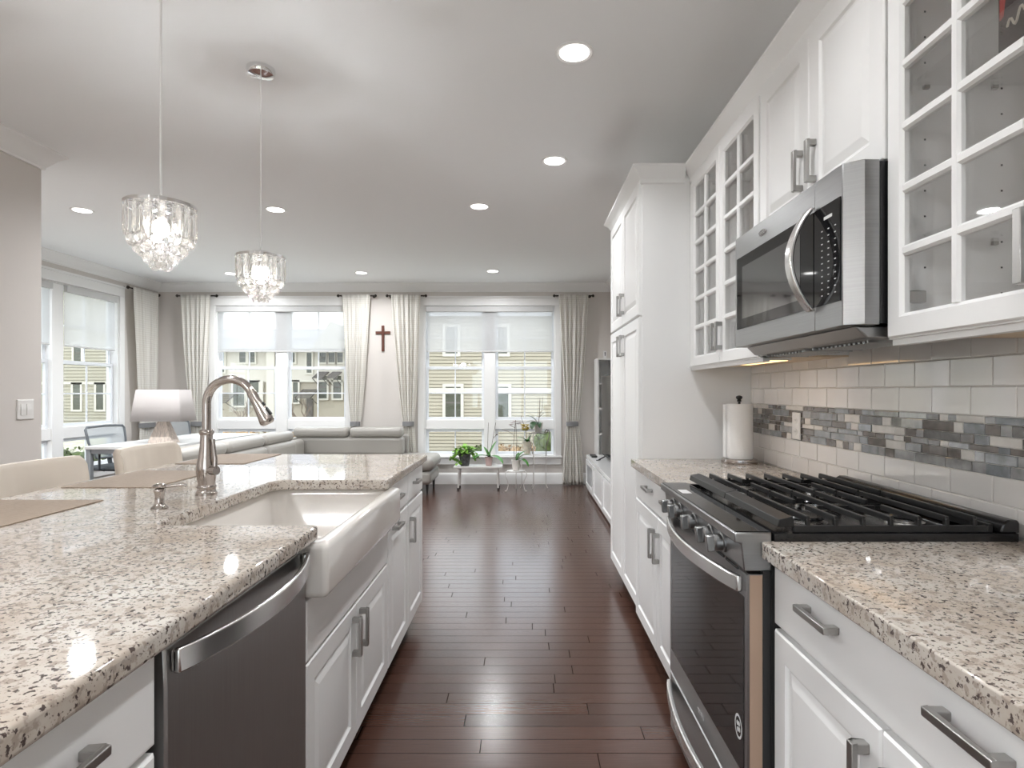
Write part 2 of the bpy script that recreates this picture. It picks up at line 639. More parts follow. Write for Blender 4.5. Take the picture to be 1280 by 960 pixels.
def thing(name, label, cat, loc=(0, 0, 0), group=None, kind=None):
    o = bpy.data.objects.new(name, None)
    o.empty_display_size = 0.1
    C.objects.link(o)
    o.location = loc
    WL[o.name] = Vector(loc)
    return tag(o, label, cat, group, kind)


def dup(src, loc, rz=None, label=None):
    r = src.copy()
    C.objects.link(r)
    r.location = loc
    if rz is not None:
        r.rotation_euler = (0, 0, rz)
    if label:
        r['label'] = label
    for ch in src.children:
        c = ch.copy()
        C.objects.link(c)
        c.parent = r
        for g in ch.children:
            d = g.copy()
            C.objects.link(d)
            d.parent = c
    return r


def rrect(x0, x1, y0, y1, r, n=6):
    pts = []
    for (cx, cy_, a0) in ((x1 - r, y0 + r, -90), (x1 - r, y1 - r, 0), (x0 + r, y1 - r, 90), (x0 + r, y0 + r, 180)):
        for k in range(n + 1):
            a = R(a0 + 90 * k / n)
            pts.append((cx + r * math.cos(a), cy_ + r * math.sin(a)))
    return pts


def struct(o, label, cat):
    return tag(o, label, cat, kind='structure')


# ================================================================== room shell
T = 0.14
struct(MB().box(XL - T, XR + T, YF - T, YB + T, -0.12, 0).build('floor', M_floor, origin=(0, 0, 0)),
       'dark espresso hardwood floor of narrow boards running across the room', 'floor')
struct(MB().box(XL - T, XR + T, YF - T, YB + T, H, H + 0.12).build('ceiling', M_ceil), 'smooth pale grey ceiling with recessed lights', 'ceiling')

# window openings
WZ0, WZ1 = 0.385, 2.44
W1 = (-4.22, -2.43)     # back wall, behind the sofa
W2 = (-1.365, 0.425)    # back wall, behind the plants
W3 = (5.44, 7.30)       # left wall (along Y)


def wall_with_holes(axis, a0, a1, t0, t1, holes, mat, name):
    mb = MB()

    def bx(u0, u1, z0, z1):
        if u1 - u0 < 1e-4 or z1 - z0 < 1e-4:
            return
        if axis == 'X':
            mb.box(u0, u1, t0, t1, z0, z1)
        else:
            mb.box(t0, t1, u0, u1, z0, z1)
    u = a0
    for (h0, h1, z0, z1) in sorted(holes):
        bx(u, h0, 0, H)
        bx(h0, h1, 0, z0)
        bx(h0, h1, z1, H)
        u = h1
    bx(u, a1, 0, H)
    return mb.build(name, mat)


struct(wall_with_holes('X', XL - T, XR + T, YB, YB + T, [(*W1, WZ0, WZ1), (*W2, WZ0, WZ1)], M_wall, 'wall_back'),
       'greige back wall of the living room with two large windows', 'wall')
struct(wall_with_holes('Y', YS - T, YB, XL - T, XL, [(*W3, WZ0, WZ1)], M_wall, 'wall_left'), 'greige left wall with the tall side windows', 'wall')
struct(MB().box(XR, XR + T, YF, YB, 0, H).build('wall_right', M_wall), 'greige right wall behind the kitchen cabinets and television', 'wall')
struct(MB().box(XS - T, XS, YF, YS, 0, H).box(XL, XS - T, YS - T, YS, 0, H).build('wall_partition', M_wall),
       'greige partition wall ending at left with a switch plate', 'wall')
struct(wall_with_holes('X', XS, XR, YF - T, YF, [(-1.7, 0.8, 0.0, 2.3)], M_wall, 'wall_front'), 'greige wall behind the viewer with an opening for the added glazed door', 'wall')
# unseen sliding door behind the viewer, added to let in fill daylight
sd = thing('added_door_1', 'unseen white glazed sliding door added behind the viewer to let in daylight', 'door', (-0.45, YF - 0.07, 0), kind='structure')
mb = MB()
for x in (-1.7, -0.9, -0.08, 0.74):
    mb.box(x, x + 0.06, YF - 0.10, YF - 0.04, 0, 2.3)
for z in (0, 2.22):
    mb.box(-1.64, 0.74, YF - 0.098, YF - 0.042, z, z + 0.08)
mb.build('door_frame', M_trim, sd)
MB().box(-1.64, 0.74, YF - 0.073, YF - 0.067, 0.08, 2.22).build('pane', M_pane, sd)


# crown mouldings
def crown_prof(s=1.0):
    return [(0, 0), (0.095 * s, 0), (0.095 * s, -0.012 * s), (0.082 * s, -0.022 * s), (0.060 * s, -0.040 * s), (0.036 * s, -0.072 * s),
            (0.022 * s, -0.090 * s), (0.014 * s, -0.098 * s), (0.014 * s, -0.112 * s), (0, -0.112 * s)]


def sweep_profile(mb, path, prof, z, mi=0):
    """path: list of (x,y); profile (out,dz) pushed to the right of travel, mitred"""
    rings = []
    n = len(path)
    for i, p in enumerate(path):
        p = Vector(p)
        dirs = []
        if i > 0:
            dirs.append((p - Vector(path[i - 1])).normalized())
        if i < n - 1:
            dirs.append((Vector(path[i + 1]) - p).normalized())
        ns = [Vector((d.y, -d.x)) for d in dirs]
        if len(ns) == 2:
            b = (ns[0] + ns[1]).normalized()
            b = b / max(0.2, b.dot(ns[0]))
        else:
            b = ns[0]
        rings.append([(p.x + b.x * o_, p.y + b.y * o_, z + dz) for (o_, dz) in prof])
    mb.loft(rings)
    return mb


struct(sweep_profile(MB(), [(XL, YS), (XL, YB), (XR, YB), (XR, 4.3)], crown_prof(), H).build('trim_crown_back', M_trim, smooth=True, angle=25),
       'white crown moulding along the living room walls', 'crown moulding')
struct(sweep_profile(MB(), [(XS, YF), (XS, YS), (XL + 0.12, YS)], [(a, b) for a, b in crown_prof()], H).build('trim_crown_partition', M_trim, smooth=True, angle=25),
       'white crown moulding wrapping the end of the partition wall', 'crown moulding')
base_prof = [(0, 0), (0.018, 0), (0.018, 0.12), (0.014, 0.135), (0.006, 0.15), (0, 0.155)]
struct(sweep_profile(MB(), [(XL, YS), (XL, YB), (XR, YB), (XR, 4.16)], base_prof, 0).build('baseboard_back', M_trim, smooth=True), 'white baseboard along the living room walls', 'baseboard')
struct(sweep_profile(MB(), [(XS, YF), (XS, YS), (XL + 0.03, YS)], base_prof, 0).build('baseboard_partition', M_trim, smooth=True), 'white baseboard of the partition wall', 'baseboard')


# ================================================================== windows
def window(name, label, Mx, wd):
    """local: u along width, v up, w = into the room; origin at the opening's lower corner (v=0 is the opening bottom)"""
    ht = WZ1 - WZ0
    l0 = Mx @ Vector((0, 0, 0))
    root = thing(name, label, 'window', l0, kind='structure')
    c = MB(Mx)
    cw = 0.085
    c.box(-cw, 0.0, -0.0, ht, 0, 0.02).box(wd, wd + cw, 0, ht, 0, 0.02)
    c.box(-cw, wd + cw, ht, ht + 0.105, 0, 0.022)
    c.box(-cw - 0.012, wd + cw + 0.012, ht + 0.105, ht + 0.13, 0, 0.034)
    c.box(-cw - 0.01, wd + cw + 0.01, -0.022, 0.0, 0, 0.045)
    c.box(-cw, wd + cw, -0.115, -0.022, 0, 0.02)
    # jambs
    d = -T
    c.box(0, 0.014, 0, ht, d, 0).box(wd - 0.014, wd, 0, ht, d, 0).box(0.014, wd - 0.014, 0, 0.014, d, 0).box(0.014, wd - 0.014, ht - 0.014, ht, d, 0)
    mc = 0.155
    m0 = wd / 2 - mc / 2
    c.box(m0, m0 + mc, 0.014, ht - 0.014, d + 0.02, -0.014)
    zr0, zr1 = 0.365, 0.49     # heavy rail over the bottom lights
    for (a, b) in ((0.014, m0), (m0 + mc, wd - 0.014)):
        c.box(a, b, zr0, zr1, d + 0.02, -0.03)
    c.build('casing', M_trim, root, bevel=0.003)
    g = MB(Mx)
    for (a, b) in ((0.014, m0), (m0 + mc, wd - 0.014)):
        f = MB(Mx)
        k = 0.035
        zm = 1.205                # meeting rail
        # lower fixed light, lower sash, upper sash
        for (z0, z1, ww) in ((0.014, zr0, -0.07), (zr1, zm + 0.02, -0.06), (zm - 0.02, ht - 0.014, -0.09)):
            f.box(a, a + k, z0, z1, ww - 0.03, ww).box(b - k, b, z0, z1, ww - 0.03, ww)
            f.box(a + k, b - k, z0, z0 + k + 0.004, ww - 0.03, ww).box(a + k, b - k, z1 - k - 0.004, z1, ww - 0.03, ww)
            mid = (a + b) / 2
            f.box(mid - 0.008, mid + 0.008, z0 + k, z1 - k, ww - 0.022, ww - 0.008)
            if z1 - z0 > 0.5:
                zz = (z0 + z1) / 2
                f.box(a + k, b - k, zz - 0.008, zz + 0.008, ww - 0.021, ww - 0.009)
            g.box(a + k - 0.005, b - k + 0.005, z0 + k - 0.005, z1 - k + 0.005, ww - 0.017, ww - 0.013)
        f.build('sash', M_bluevinyl, root, bevel=0.002)
    g.build('pane', M_pane, root)
    return root


def axes(o, u, v, w_):
    return Matrix(((u[0], v[0], w_[0], o[0]), (u[1], v[1], w_[1], o[1]), (u[2], v[2], w_[2], o[2]), (0, 0, 0, 1)))


MW1 = axes((W1[0], YB, WZ0), (1, 0, 0), (0, 0, 1), (0, -1, 0))
MW2 = axes((W2[0], YB, WZ0), (1, 0, 0), (0, 0, 1), (0, -1, 0))
MW3 = axes((XL, W3[0], WZ0), (0, 1, 0), (0, 0, 1), (1, 0, 0))
window('window_1', 'wide white double window on the back wall behind the sofa', MW1, W1[1] - W1[0])
window('window_2', 'wide white double window on the back wall behind the plants', MW2, W2[1] - W2[0])
window('window_3', 'tall white double window on the left side wall', MW3, W3[1] - W3[0])


def shade(label, Mx, u0, u1, drop, w0=0.0):
    ht = WZ1 - WZ0
    root = thing('roller_shade', label, 'window shade', Mx @ Vector(((u0 + u1) / 2, ht - drop, -0.02)), group='roller shades')
    MB(Mx).box(u0 - 0.004, u1 + 0.004, ht - 0.085, ht - 0.016, w0 - 0.03, w0 + 0.012).build('valance', M_shadebar, root, bevel=0.004)
    mb = MB(Mx)
    mb.box(u0, u1, ht - drop + 0.018, ht - 0.085, w0 - 0.0265, w0 - 0.0255)
    mb.build('shade_cloth', M_shade, root)
    MB(Mx).box(u0, u1, ht - drop, ht - drop + 0.018, w0 - 0.031, w0 - 0.021).build('hem_bar', M_shadebar, root, bevel=0.003)


shade('white roller shade half lowered over the window behind the sofa', MW1, 0.03, 1.76, 0.635, 0.02)
shade('white roller shade half lowered over the window behind the plants', MW2, 0.03, 1.76, 0.635, 0.02)
shade('white roller shade on the side window panel beside the corner curtain', MW3, 1.03, 1.83, 0.68)
shade('white roller shade on the side window panel beside the partition wall', MW3, 0.03, 0.83, 0.68)


# ================================================================== curtains
def curtain(label, Mx, uc, wtop, wtie, wbot, shift=0.0, ztie=0.83, ztop=2.575, rod_label='', side=1):
    """local u along the wall, v up from the floor, w into the room"""
    root = thing('curtain', label, 'curtain', Mx @ Vector((uc, 0, 0.09)), group='cream curtain panels')
    NU, NV = 70, 44
    folds = 6
    mb = MB(Mx)
    vs_, fs = [], []
    for j in range(NV + 1):
        z = 0.012 + (ztop - 0.012) * j / NV
        if z > ztie:
            t = (z - ztie) / (ztop - ztie)
            s = t ** 0.75
            wd = wtie + (wtop - wtie) * s
            cx = uc + shift * (1 - t) ** 1.4
            amp = 0.014 + 0.010 * math.sin(PI * min(1, t * 1.1))
        else:
            t = (ztie - z) / ztie
            wd = wtie + (wbot - wtie) * (t ** 0.6)
            cx = uc + shift * (1 - 0.35 * t)
            amp = 0.014 + 0.014 * t
        for i in range(NU + 1):
            u = i / NU
            ph = folds * 2 * PI * u
            wv = 0.108 + amp * math.sin(ph) + 0.006 * math.sin(ph * 2.3 + 1.2 + z)
            vs_.append((cx + (u - 0.5) * wd + 0.006 * math.sin(ph * 0.5 + z * 1.5), z, wv))
    for j in range(NV):
        for i in range(NU):
            a = j * (NU + 1) + i
            fs.append((a, a + 1, a + NU + 2, a + NU + 1))
    mb.add(vs_, fs)
    o = mb.build('curtain_cloth', M_curtain, root, smooth=True, angle=180)
    sl = o.modifiers.new('cloth', 'SOLIDIFY')
    sl.thickness = 0.003
    # band
    tb = MB(Mx)
    hw = wtie / 2 + 0.008
    pts = []
    for k in range(28):
        a = 2 * PI * k / 28
        pts.append((uc + shift + hw * math.cos(a), 0.108 + 0.05 * math.sin(a)))
    rings = [[(p[0], zz, p[1]) for p in pts] for zz in (ztie - 0.03, ztie + 0.03)]
    tb.loft(rings, True, True, True)
    tb.build('tieback', M_tie, root, smooth=True)
    # short rod
    rod = thing('curtain_rod', rod_label, 'curtain rod', Mx @ Vector((uc, ztop - 0.02, 0.08)), group='short curtain rods')
    zc = ztop - 0.012
    MB(Mx).tube([(uc - wtop / 2 - 0.05, zc, 0.078), (uc + wtop / 2 + 0.05, zc, 0.078)], 0.009).build('rod', M_rod, rod, smooth=True)
    for s in (-1, 1):
        f = MB(Mx)
        ue = uc + s * (wtop / 2 + 0.05)
        f.tube([(ue, zc, 0.078), (ue + s * 0.008, zc, 0.078), (ue + s * 0.016, zc, 0.078), (ue + s * 0.03, zc, 0.078)], [0.012, 0.021, 0.021, 0.010], 12)
        f.build('finial', M_rod, rod, smooth=True)
        b = MB(Mx)
        ub = uc + s * (wtop / 2 + 0.025)
        b.tube([(ub, zc, 0.002), (ub, zc, 0.07)], 0.007)
        b.tube([(ub, zc, 0.001), (ub, zc, 0.008)], 0.02)
        b.build('bracket', M_rod, rod, smooth=True)


MB_ = axes((0, YB, 0), (1, 0, 0), (0, 0, 1), (0, -1, 0))
ML_ = axes((XL, 0, 0), (0, 1, 0), (0, 0, 1), (1, 0, 0))
kx = 8.02 / 740


def ux(px):
    return (px - 655) * kx


curtain('cream curtain tied with grey band right of the plant window', MB_, ux(717), 0.40, 0.15, 0.29, shift=-0.02, rod_label='short dark curtain rod right of the plant window')
curtain('cream curtain tied with grey band between the cross and plant window', MB_, ux(508), 0.40, 0.14, 0.26, shift=0.03, rod_label='short dark curtain rod left of the plant window')
curtain('cream curtain tied with grey band left of the wall cross', MB_, ux(446), 0.38, 0.12, 0.25, shift=-0.015, rod_label='short dark curtain rod right of the sofa window')
curtain('cream curtain tied with grey band left of the sofa window', MB_, ux(246), 0.41, 0.16, 0.26, shift=0.02, rod_label='short dark curtain rod left of the sofa window')
curtain('cream curtain hanging on the side wall beside the corner', ML_, 7.67, 0.50, 0.30, 0.40, shift=0.02, ztop=2.575, rod_label='short dark curtain rod on the side wall by the corner')

# cross
cr = MB()
zc = 1.27 + (489 - 422) * 8.08 / 740
xc = (478.5 - 655) * 8.08 / 740
cr.box(xc - 0.018, xc + 0.018, YB - 0.02, YB - 0.001, zc - 0.185, zc + 0.165)
cr.box(xc - 0.10, xc - 0.018, YB - 0.0195, YB - 0.0015, zc + 0.05, zc + 0.086)
cr.box(xc + 0.018, xc + 0.10, YB - 0.0195, YB - 0.0015, zc + 0.05, zc + 0.086)
tag(cr.build('wooden_cross', M_cross, bevel=0.002), 'small dark wooden cross hung on the wall between the curtains', 'cross')


# ================================================================== ceiling fittings
def can_light(x, y, label, watts=None):
    root = thing('recessed_light', label, 'ceiling light', (x, y, H - 0.006), group='recessed ceiling lights')
    p = [(0.062, -0.001), (0.078, -0.006), (0.084, -0.003), (0.084, 0.0)]
    mb = MB()
    rings = []
    n = 32
    for (r, h) in p:
        rings.append([(x + r * math.cos(2 * PI * i / n), y + r * math.sin(2 * PI * i / n), H + h) for i in range(n)])
    mb.loft(rings, True, False, False)
    mb.build('trim_ring', M_trim, root, smooth=True)
    MB().lathe([(0.063, -0.004), (0.063, -0.001)], (x, y, H), 32).build('lens', M_lens, root)
    l = bpy.data.lights.new('recessed_lamp', 'AREA')
    l.shape = 'DISK'
    l.size = 0.14
    l.energy = watts or (LAMP_LIVING_W * 0.4 if y > 7 else LAMP_LIVING_W if y > 4.5 else LAMP_W)
    l.spread = R(160 if y > 4.5 else 125)
    l.color = (0.97, 0.985, 1.0)
    lo = bpy.data.objects.new('recessed_lamp', l)
    C.objects.link(lo)
    lo.location = (x, y, H - 0.012)


can_light(0.219, 2.57, 'round recessed ceiling light above the aisle, the nearest and largest')
can_light(0.194, 3.777, 'round recessed ceiling light above the aisle, second in line beside the pantry')
can_light(-0.356, 4.71, 'round recessed ceiling light just beyond the kitchen, third along the aisle', 12)
can_light(-0.382, 7.25, 'round recessed ceiling light in front of the plant window beside the vent')
can_light(-2.02, 7.35, 'round recessed ceiling light near the cross and back wall')
can_light(-2.01, 4.79, 'round recessed ceiling light behind the far crystal pendant')
can_light(-3.59, 4.81, 'round recessed ceiling light left of the near crystal pendant')
can_light(-3.66, 7.4, 'round recessed ceiling light behind the bottom of the far pendant')
can_light(0.20, 1.36, 'round recessed ceiling light above the range, out of view')
can_light(0.20, 0.15, 'round recessed ceiling light above the viewer')
can_light(0.20, -1.1, 'round recessed ceiling light behind the viewer over the aisle')
can_light(-1.4, -1.1, 'unseen round recessed ceiling light added behind the viewer near the rear door', 30)  # extra lamp, added as fill for the near end of the room
can_light(-2.2, 0.4, 'unseen round recessed ceiling light added to brighten the partition wall side', 22)  # extra lamp out of view, added to lift the near left side

# vent
vx, vy = (627 - 655) * 1.47 / (489 - 354), 1.47 * 740 / (489 - 354)
vt = thing('ceiling_vent', 'white slotted air vent in the ceiling near the plant window', 'vent', (vx, vy, H - 0.008))
mb = MB()
mb.box(vx - 0.17, vx + 0.17, vy - 0.07, vy - 0.05, H - 0.008, H).box(vx - 0.17, vx + 0.17, vy + 0.05, vy + 0.07, H - 0.008, H)
mb.box(vx - 0.17, vx - 0.145, vy - 0.05, vy + 0.05, H - 0.008, H).box(vx + 0.145, vx + 0.17, vy - 0.05, vy + 0.05, H - 0.008, H)
mb.box(vx - 0.012, vx + 0.012, vy - 0.05, vy + 0.05, H - 0.008, H)
mb.build('frame', M_trim, vt)
mb = MB()
for k in range(7):
    yy = vy - 0.045 + k * 0.015
    mb.bar((vx - 0.145, yy, H - 0.004), (vx + 0.145, yy, H - 0.004), 0.002, 0.007)
mb.build('louvre', M_shadebar, vt)
MB().box(vx - 0.145, vx + 0.145, vy - 0.05, vy + 0.05, H - 0.0012, H - 0.0002).build('backing', M_dark, vt)


# pendants
def make_pendant(x, y, label):
    root = thing('pendant_light', label, 'pendant light', (x, y, 1.663), group='crystal pendant lights')
    Tz = 1.912
    MB().lathe([(0.062, H), (0.062, H - 0.012), (0.055, H - 0.028), (0.03, H - 0.035), (0.008, H - 0.04)], (x, y, 0), 32).build('canopy', M_silver, root, smooth=True)
    MB().tube([(x, y, H - 0.045), (x, y, Tz - 0.002)], 0.0035, 8).build('cord', M_cord, root, smooth=True)
    mb = MB()
    mb.lathe([(0.008, Tz), (0.038, Tz - 0.006), (0.044, Tz - 0.014), (0.044, Tz - 0.026)], (x, y, 0), 32)
    mb.build('cap', M_silver, root, smooth=True)
    # ring plate
    mb = MB()
    n = 40
    rings = []
    for (r, z) in ((0.098, Tz - 0.027), (0.107, Tz - 0.027), (0.107, Tz - 0.038), (0.098, Tz - 0.038), (0.098, Tz - 0.027)):
        rings.append([(x + r * math.cos(2 * PI * i / n), y + r * math.sin(2 * PI * i / n), z) for i in range(n)])
    mb.loft(rings, True, False, False)
    for k in range(8):
        a = 2 * PI * k / 8
        mb.bar((x + 0.03 * math.cos(a), y + 0.03 * math.sin(a), Tz - 0.032), (x + 0.1 * math.cos(a), y + 0.1 * math.sin(a), Tz - 0.032), 0.006, 0.003)
    for (r, z) in ((0.075, Tz - 0.135), (0.05, Tz - 0.135)):
        mb.tube([(x + r * math.cos(2 * PI * i / 24), y + r * math.sin(2 * PI * i / 24), Tz - 0.033) for i in range(24)], 0.002, 6, closed=True)
    mb.build('ring_frame', M_silver, root, smooth=True)
    # bulb + socket
    MB().lathe([(0.012, 0), (0.014, -0.03), (0.012, -0.045)], (x, y, Tz - 0.03), 16).build('socket', M_silver, root, smooth=True)
    MB().ball((x, y, Tz - 0.105), 0.026, 16, 10, sz=1.15).build('bulb', M_bulb, root, smooth=True)
    # prisms, outer ring and inner ring
    pm = None
    for (num, r, top, ln, wd, th) in ((16, 0.102, Tz - 0.040, 0.100, 0.026, 0.009), (10, 0.060, Tz - 0.040, 0.085, 0.020, 0.008)):
        for k in range(num):
            a = 2 * PI * (k + 0.5) / num
            px_, py_ = x + r * math.cos(a), y + r * math.sin(a)
            M_ = Matrix.Translation((px_, py_, top)) @ Matrix.Rotation(a, 4, 'Z')
            p = MB(M_)
            hw, ht_ = wd / 2, th / 2
            sec = [(-ht_ * .3, -hw), (ht_, -hw * .55), (ht_, hw * .55), (-ht_ * .3, hw), (-ht_, 0)]
            rings = [[(u * .4, v * .4, 0) for u, v in sec], [(u, v, -0.008) for u, v in sec], [(u, v, -ln + 0.018) for u, v in sec], [(u * .25, v * .3, -ln) for u, v in sec]]
            p.loft(rings)
            p.build('crystal_prism', M_crystal, root)
    src = MB().ball((0, 0, 0), 0.0185, 16, 10)
    ball0 = None
    rows = ((10, 0.083, -0.148), (8, 0.062, -0.176), (10, 0.088, -0.147), (6, 0.042, -0.200), (3, 0.018, -0.222), (1, 0.0, -0.23))
    rows = ((11, 0.082, -0.150), (9, 0.062, -0.178), (6, 0.040, -0.203), (3, 0.019, -0.226))
    for ri, (num, r, dz) in enumerate(rows):
        for k in range(num):
            a = 2 * PI * (k + 0.5 * ri) / num
            pos = Vector((x + r * math.cos(a), y + r * math.sin(a), Tz + dz))
            if ball0 is None:
                b = MB(Matrix.Translation(pos))
                b.ball((0, 0, 0), 0.0185, 18, 12)
                ball0 = b.build('crystal_ball', M_crystal, root, smooth=True, angle=180, origin=pos)
            else:
                c = ball0.copy()
                C.objects.link(c)
                c.parent = root
                c.location = pos - WL[root.name]
    # fine hanger wires for the balls
    mb = MB()
    for (num, r, dz) in ((11, 0.082, -0.133), (9, 0.062, -0.16), (6, 0.040, -0.185), (3, 0.019, -0.208)):
        for k in range(num):
            a = 2 * PI * (k + 0.5 * [0.082, 0.062, 0.040, 0.019].index(r)) / num
            mb.tube([(x + r * math.cos(a), y + r * math.sin(a), Tz - 0.033), (x + r * math.cos(a), y + r * math.sin(a), Tz + dz)], 0.0006, 4)
    mb.build('hanger_wires', M_silver, root)
    l = bpy.data.lights.new('pendant_lamp', 'POINT')
    l.energy = PENDANT_W
    l.shadow_soft_size = 0.03
    l.color = (0.96, 0.98, 1.0)
    lo = bpy.data.objects.new('pendant_lamp', l)
    C.objects.link(lo)
    lo.location = (x, y, Tz - 0.105)
    return root


make_pendant(-1.2, 1.956, 'crystal pendant light hanging over the island above the soap dispenser')
make_pendant(-1.2, 2.70, 'crystal pendant light with visible ceiling canopy hanging over the far island')


# chandelier behind the viewer, the one mirrored in the window
hx_, hy_ = -1.75, -0.6
ch = thing('chandelier', 'branched chandelier behind the viewer, seen only as sparkles in the window', 'chandelier', (hx_, hy_, 1.85))
MB().lathe([(0.065, H), (0.065, H - 0.012), (0.03, H - 0.03), (0.008, H - 0.036)], (hx_, hy_, 0), 24).build('canopy', M_silver, ch, smooth=True)
mb = MB()
mb.tube([(hx_, hy_, H - 0.03), (hx_, hy_, 2.02)], 0.006, 8)
mb.lathe([(0.01, 2.05), (0.03, 2.0), (0.035, 1.95), (0.02, 1.90), (0.006, 1.86)], (hx_, hy_, 0), 20)
mb.build('stem', M_silver, ch, smooth=True)
for k in range(8):
    a = 2 * PI * k / 8
    ca, sa = math.cos(a), math.sin(a)
    ar = MB().tube([(hx_ + r_ * ca, hy_ + r_ * sa, z) for r_, z in ((0.03, 1.95), (0.12, 1.90), (0.22, 1.91), (0.28, 1.96), (0.28, 2.0))], 0.006, 8).build('arm', M_silver, ch, smooth=True)
    MB().ball((hx_ + 0.28 * ca, hy_ + 0.28 * sa, 2.025), 0.022, 12, 8, sz=1.2).build('bulb', M_bulb, ar, smooth=True)
l = bpy.data.lights.new('chandelier_lamp', 'POINT')
l.energy = CHANDELIER_W
l.shadow_soft_size = 0.06
l.color = (0.97, 0.985, 1.0)
lo = bpy.data.objects.new('chandelier_lamp', l)
C.objects.link(lo)
lo.location = (hx_, hy_, 2.02)

# ================================================================== cabinet pieces
def fm(x, y0, z0, side):
    """local u=Y, v=Z, w=outward (side*X)"""
    return Matrix(((0, 0, side, x), (1, 0, 0, y0), (0, 1, 0, z0), (0, 0, 0, 1)))


DT = 0.02


def pull(parent, x, y, z, side, ln=0.125, vert=True, mat=None):
    M_ = Matrix(((0, 0, side, x), (1, 0, 0, y), (0, 1, 0, z), (0, 0, 0, 1)))
    mb = MB(M_)
    h = ln / 2
    wd = 0.0085
    if vert:
        mb.box(-wd, wd, -h, h, 0.022, 0.031)
        mb.box(-wd, wd, -h, -h + 0.018, 0.0, 0.022).box(-wd, wd, h - 0.018, h, 0, 0.022)
    else:
        mb.box(-h, h, -wd * .8, wd * .8, 0.022, 0.031)
        mb.box(-h, -h + 0.018, -wd * .8, wd * .8, 0, 0.022).box(h - 0.018, h, -wd * .8, wd * .8, 0, 0.022)
    return mb.build('handle', mat or M_nickel, parent, bevel=0.0015)


def panel_door(root, x, y0, y1, z0, z1, side, name='door', stile=0.058, pulls=()):
    mb = MB(fm(x, y0, z0, side))
    st = stile
    mb.rects(y1 - y0, z1 - z0, [(0, 0), (0, DT - 0.004), (0.004, DT), (st, DT), (st + 0.006, DT - 0.007), (st + 0.012, DT - 0.008), (st + 0.034, DT - 0.001), (st + 0.037, DT - 0.0005)])
    d = mb.build(name, M_cab, root, smooth=True, angle=12)
    for (py_, pz, vert, ln) in pulls:
        pull(d, x + side * DT, py_, pz, side, ln, vert)
    return d


def flat_front(root, x, y0, y1, z0, z1, side, name='drawer', pulls=()):
    mb = MB(fm(x, y0, z0, side))
    mb.rects(y1 - y0, z1 - z0, [(0, 0), (0, DT - 0.004), (0.002, DT - 0.001), (0.006, DT)])
    d = mb.build(name, M_cab, root, smooth=True, angle=12)
    for (py_, pz, vert, ln) in pulls:
        pull(d, x + side * DT, py_, pz, side, ln, vert)
    return d


def glass_door(root, x, y0, y1, z0, z1, side, rows=6, pulls=(), stile=0.052):
    M_ = fm(x, y0, z0, side)
    wd, ht = y1 - y0, z1 - z0
    mb = MB(M_)
    s = stile
    # outer frame with a small inner bead
    rings = []
    for (ins, w_) in ((0, 0.0), (0, DT - 0.003), (0.003, DT), (s - 0.008, DT), (s, DT - 0.008), (s, 0.0), (0, 0.0)):
        rings.append([(ins, ins, w_), (wd - ins, ins, w_), (wd - ins, ht - ins, w_), (ins, ht - ins, w_)])
    mb.loft(rings, True, False, False)
    mw = 0.012

    def muntin_u(uc):
        mb.prism([(uc - mw, 0.003), (uc + mw, 0.003), (uc + mw, 0.012), (uc + mw * .55, 0.018), (uc - mw * .55, 0.018), (uc - mw, 0.012)], 'Y', s, ht - s)

    # prism 'Y' gives (u, t, v)->(u along, t=v, w): matches local axes (u, v, w)
    muntin_u(wd / 2)
    for k in range(1, rows):
        vc = s + (ht - 2 * s) * k / rows
        mb.prism([(vc - mw, 0.003), (vc + mw, 0.003), (vc + mw, 0.012), (vc + mw * .55, 0.0175), (vc - mw * .55, 0.0175), (vc - mw, 0.012)], 'X', s, wd - s)
    d = mb.build('door', M_cab, root, smooth=True, angle=12)
    MB(M_).box(s - 0.004, wd - s + 0.004, s - 0.004, ht - s + 0.004, 0.0, 0.0025).build('glass_pane', M_cabpane, d)
    for (py_, pz, vert, ln) in pulls:
        pull(d, x + side * DT, py_, pz, side, ln, vert, M_silver if False else None)
    return d


def base_body(root, x, y0, y1, side, depth=0.585, top=0.873, hollow=False):
    """box behind the door plane x; side = outward direction"""
    xb = x - side * depth
    mb = MB()
    xa, xc_ = min(x, xb), max(x, xb)
    e = 0.0015
    if hollow:
        tt = 0.018
        mb.box(xa, xc_, y0 + e, y0 + tt, 0.1, top).box(xa, xc_, y1 - tt, y1 - e, 0.1, top)
        mb.box(xa, xc_, y0 + tt, y1 - tt, 0.1, 0.12)
        bx0 = xb if side > 0 else xb - tt
        mb.box(min(xb, xb + side * tt), max(xb, xb + side * tt), y0 + tt, y1 - tt, 0.12, top)
        mb.box(min(x, x - side * tt), max(x, x - side * tt), y0 + tt, y1 - tt, 0.12, 0.72)
    else:
        mb.box(xa, xc_, y0 + e, y1 - e, 0.1, top)
    xt = x - side * 0.065
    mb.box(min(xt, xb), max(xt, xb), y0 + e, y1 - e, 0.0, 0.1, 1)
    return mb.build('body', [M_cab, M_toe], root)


IX = -0.585        # island carcass face (doors come forward to -0.565)
RX = 0.605         # right run carcass face (doors come forward to 0.585)

# ---- island cabinets
t = thing('base_cabinet', 'white island base cabinet with drawer left of the dishwasher', 'cabinet', (IX - 0.3, 0.68, 0), group='island base cabinets')
base_body(t, IX, 0.45, 0.915, 1)
flat_front(t, IX, 0.456, 0.908, 0.728, 0.868, 1, pulls=[(0.70, 0.806, False, 0.135)])
panel_door(t, IX, 0.456, 0.908, 0.112, 0.715, 1, pulls=[(0.50, 0.62, True, 0.125)])

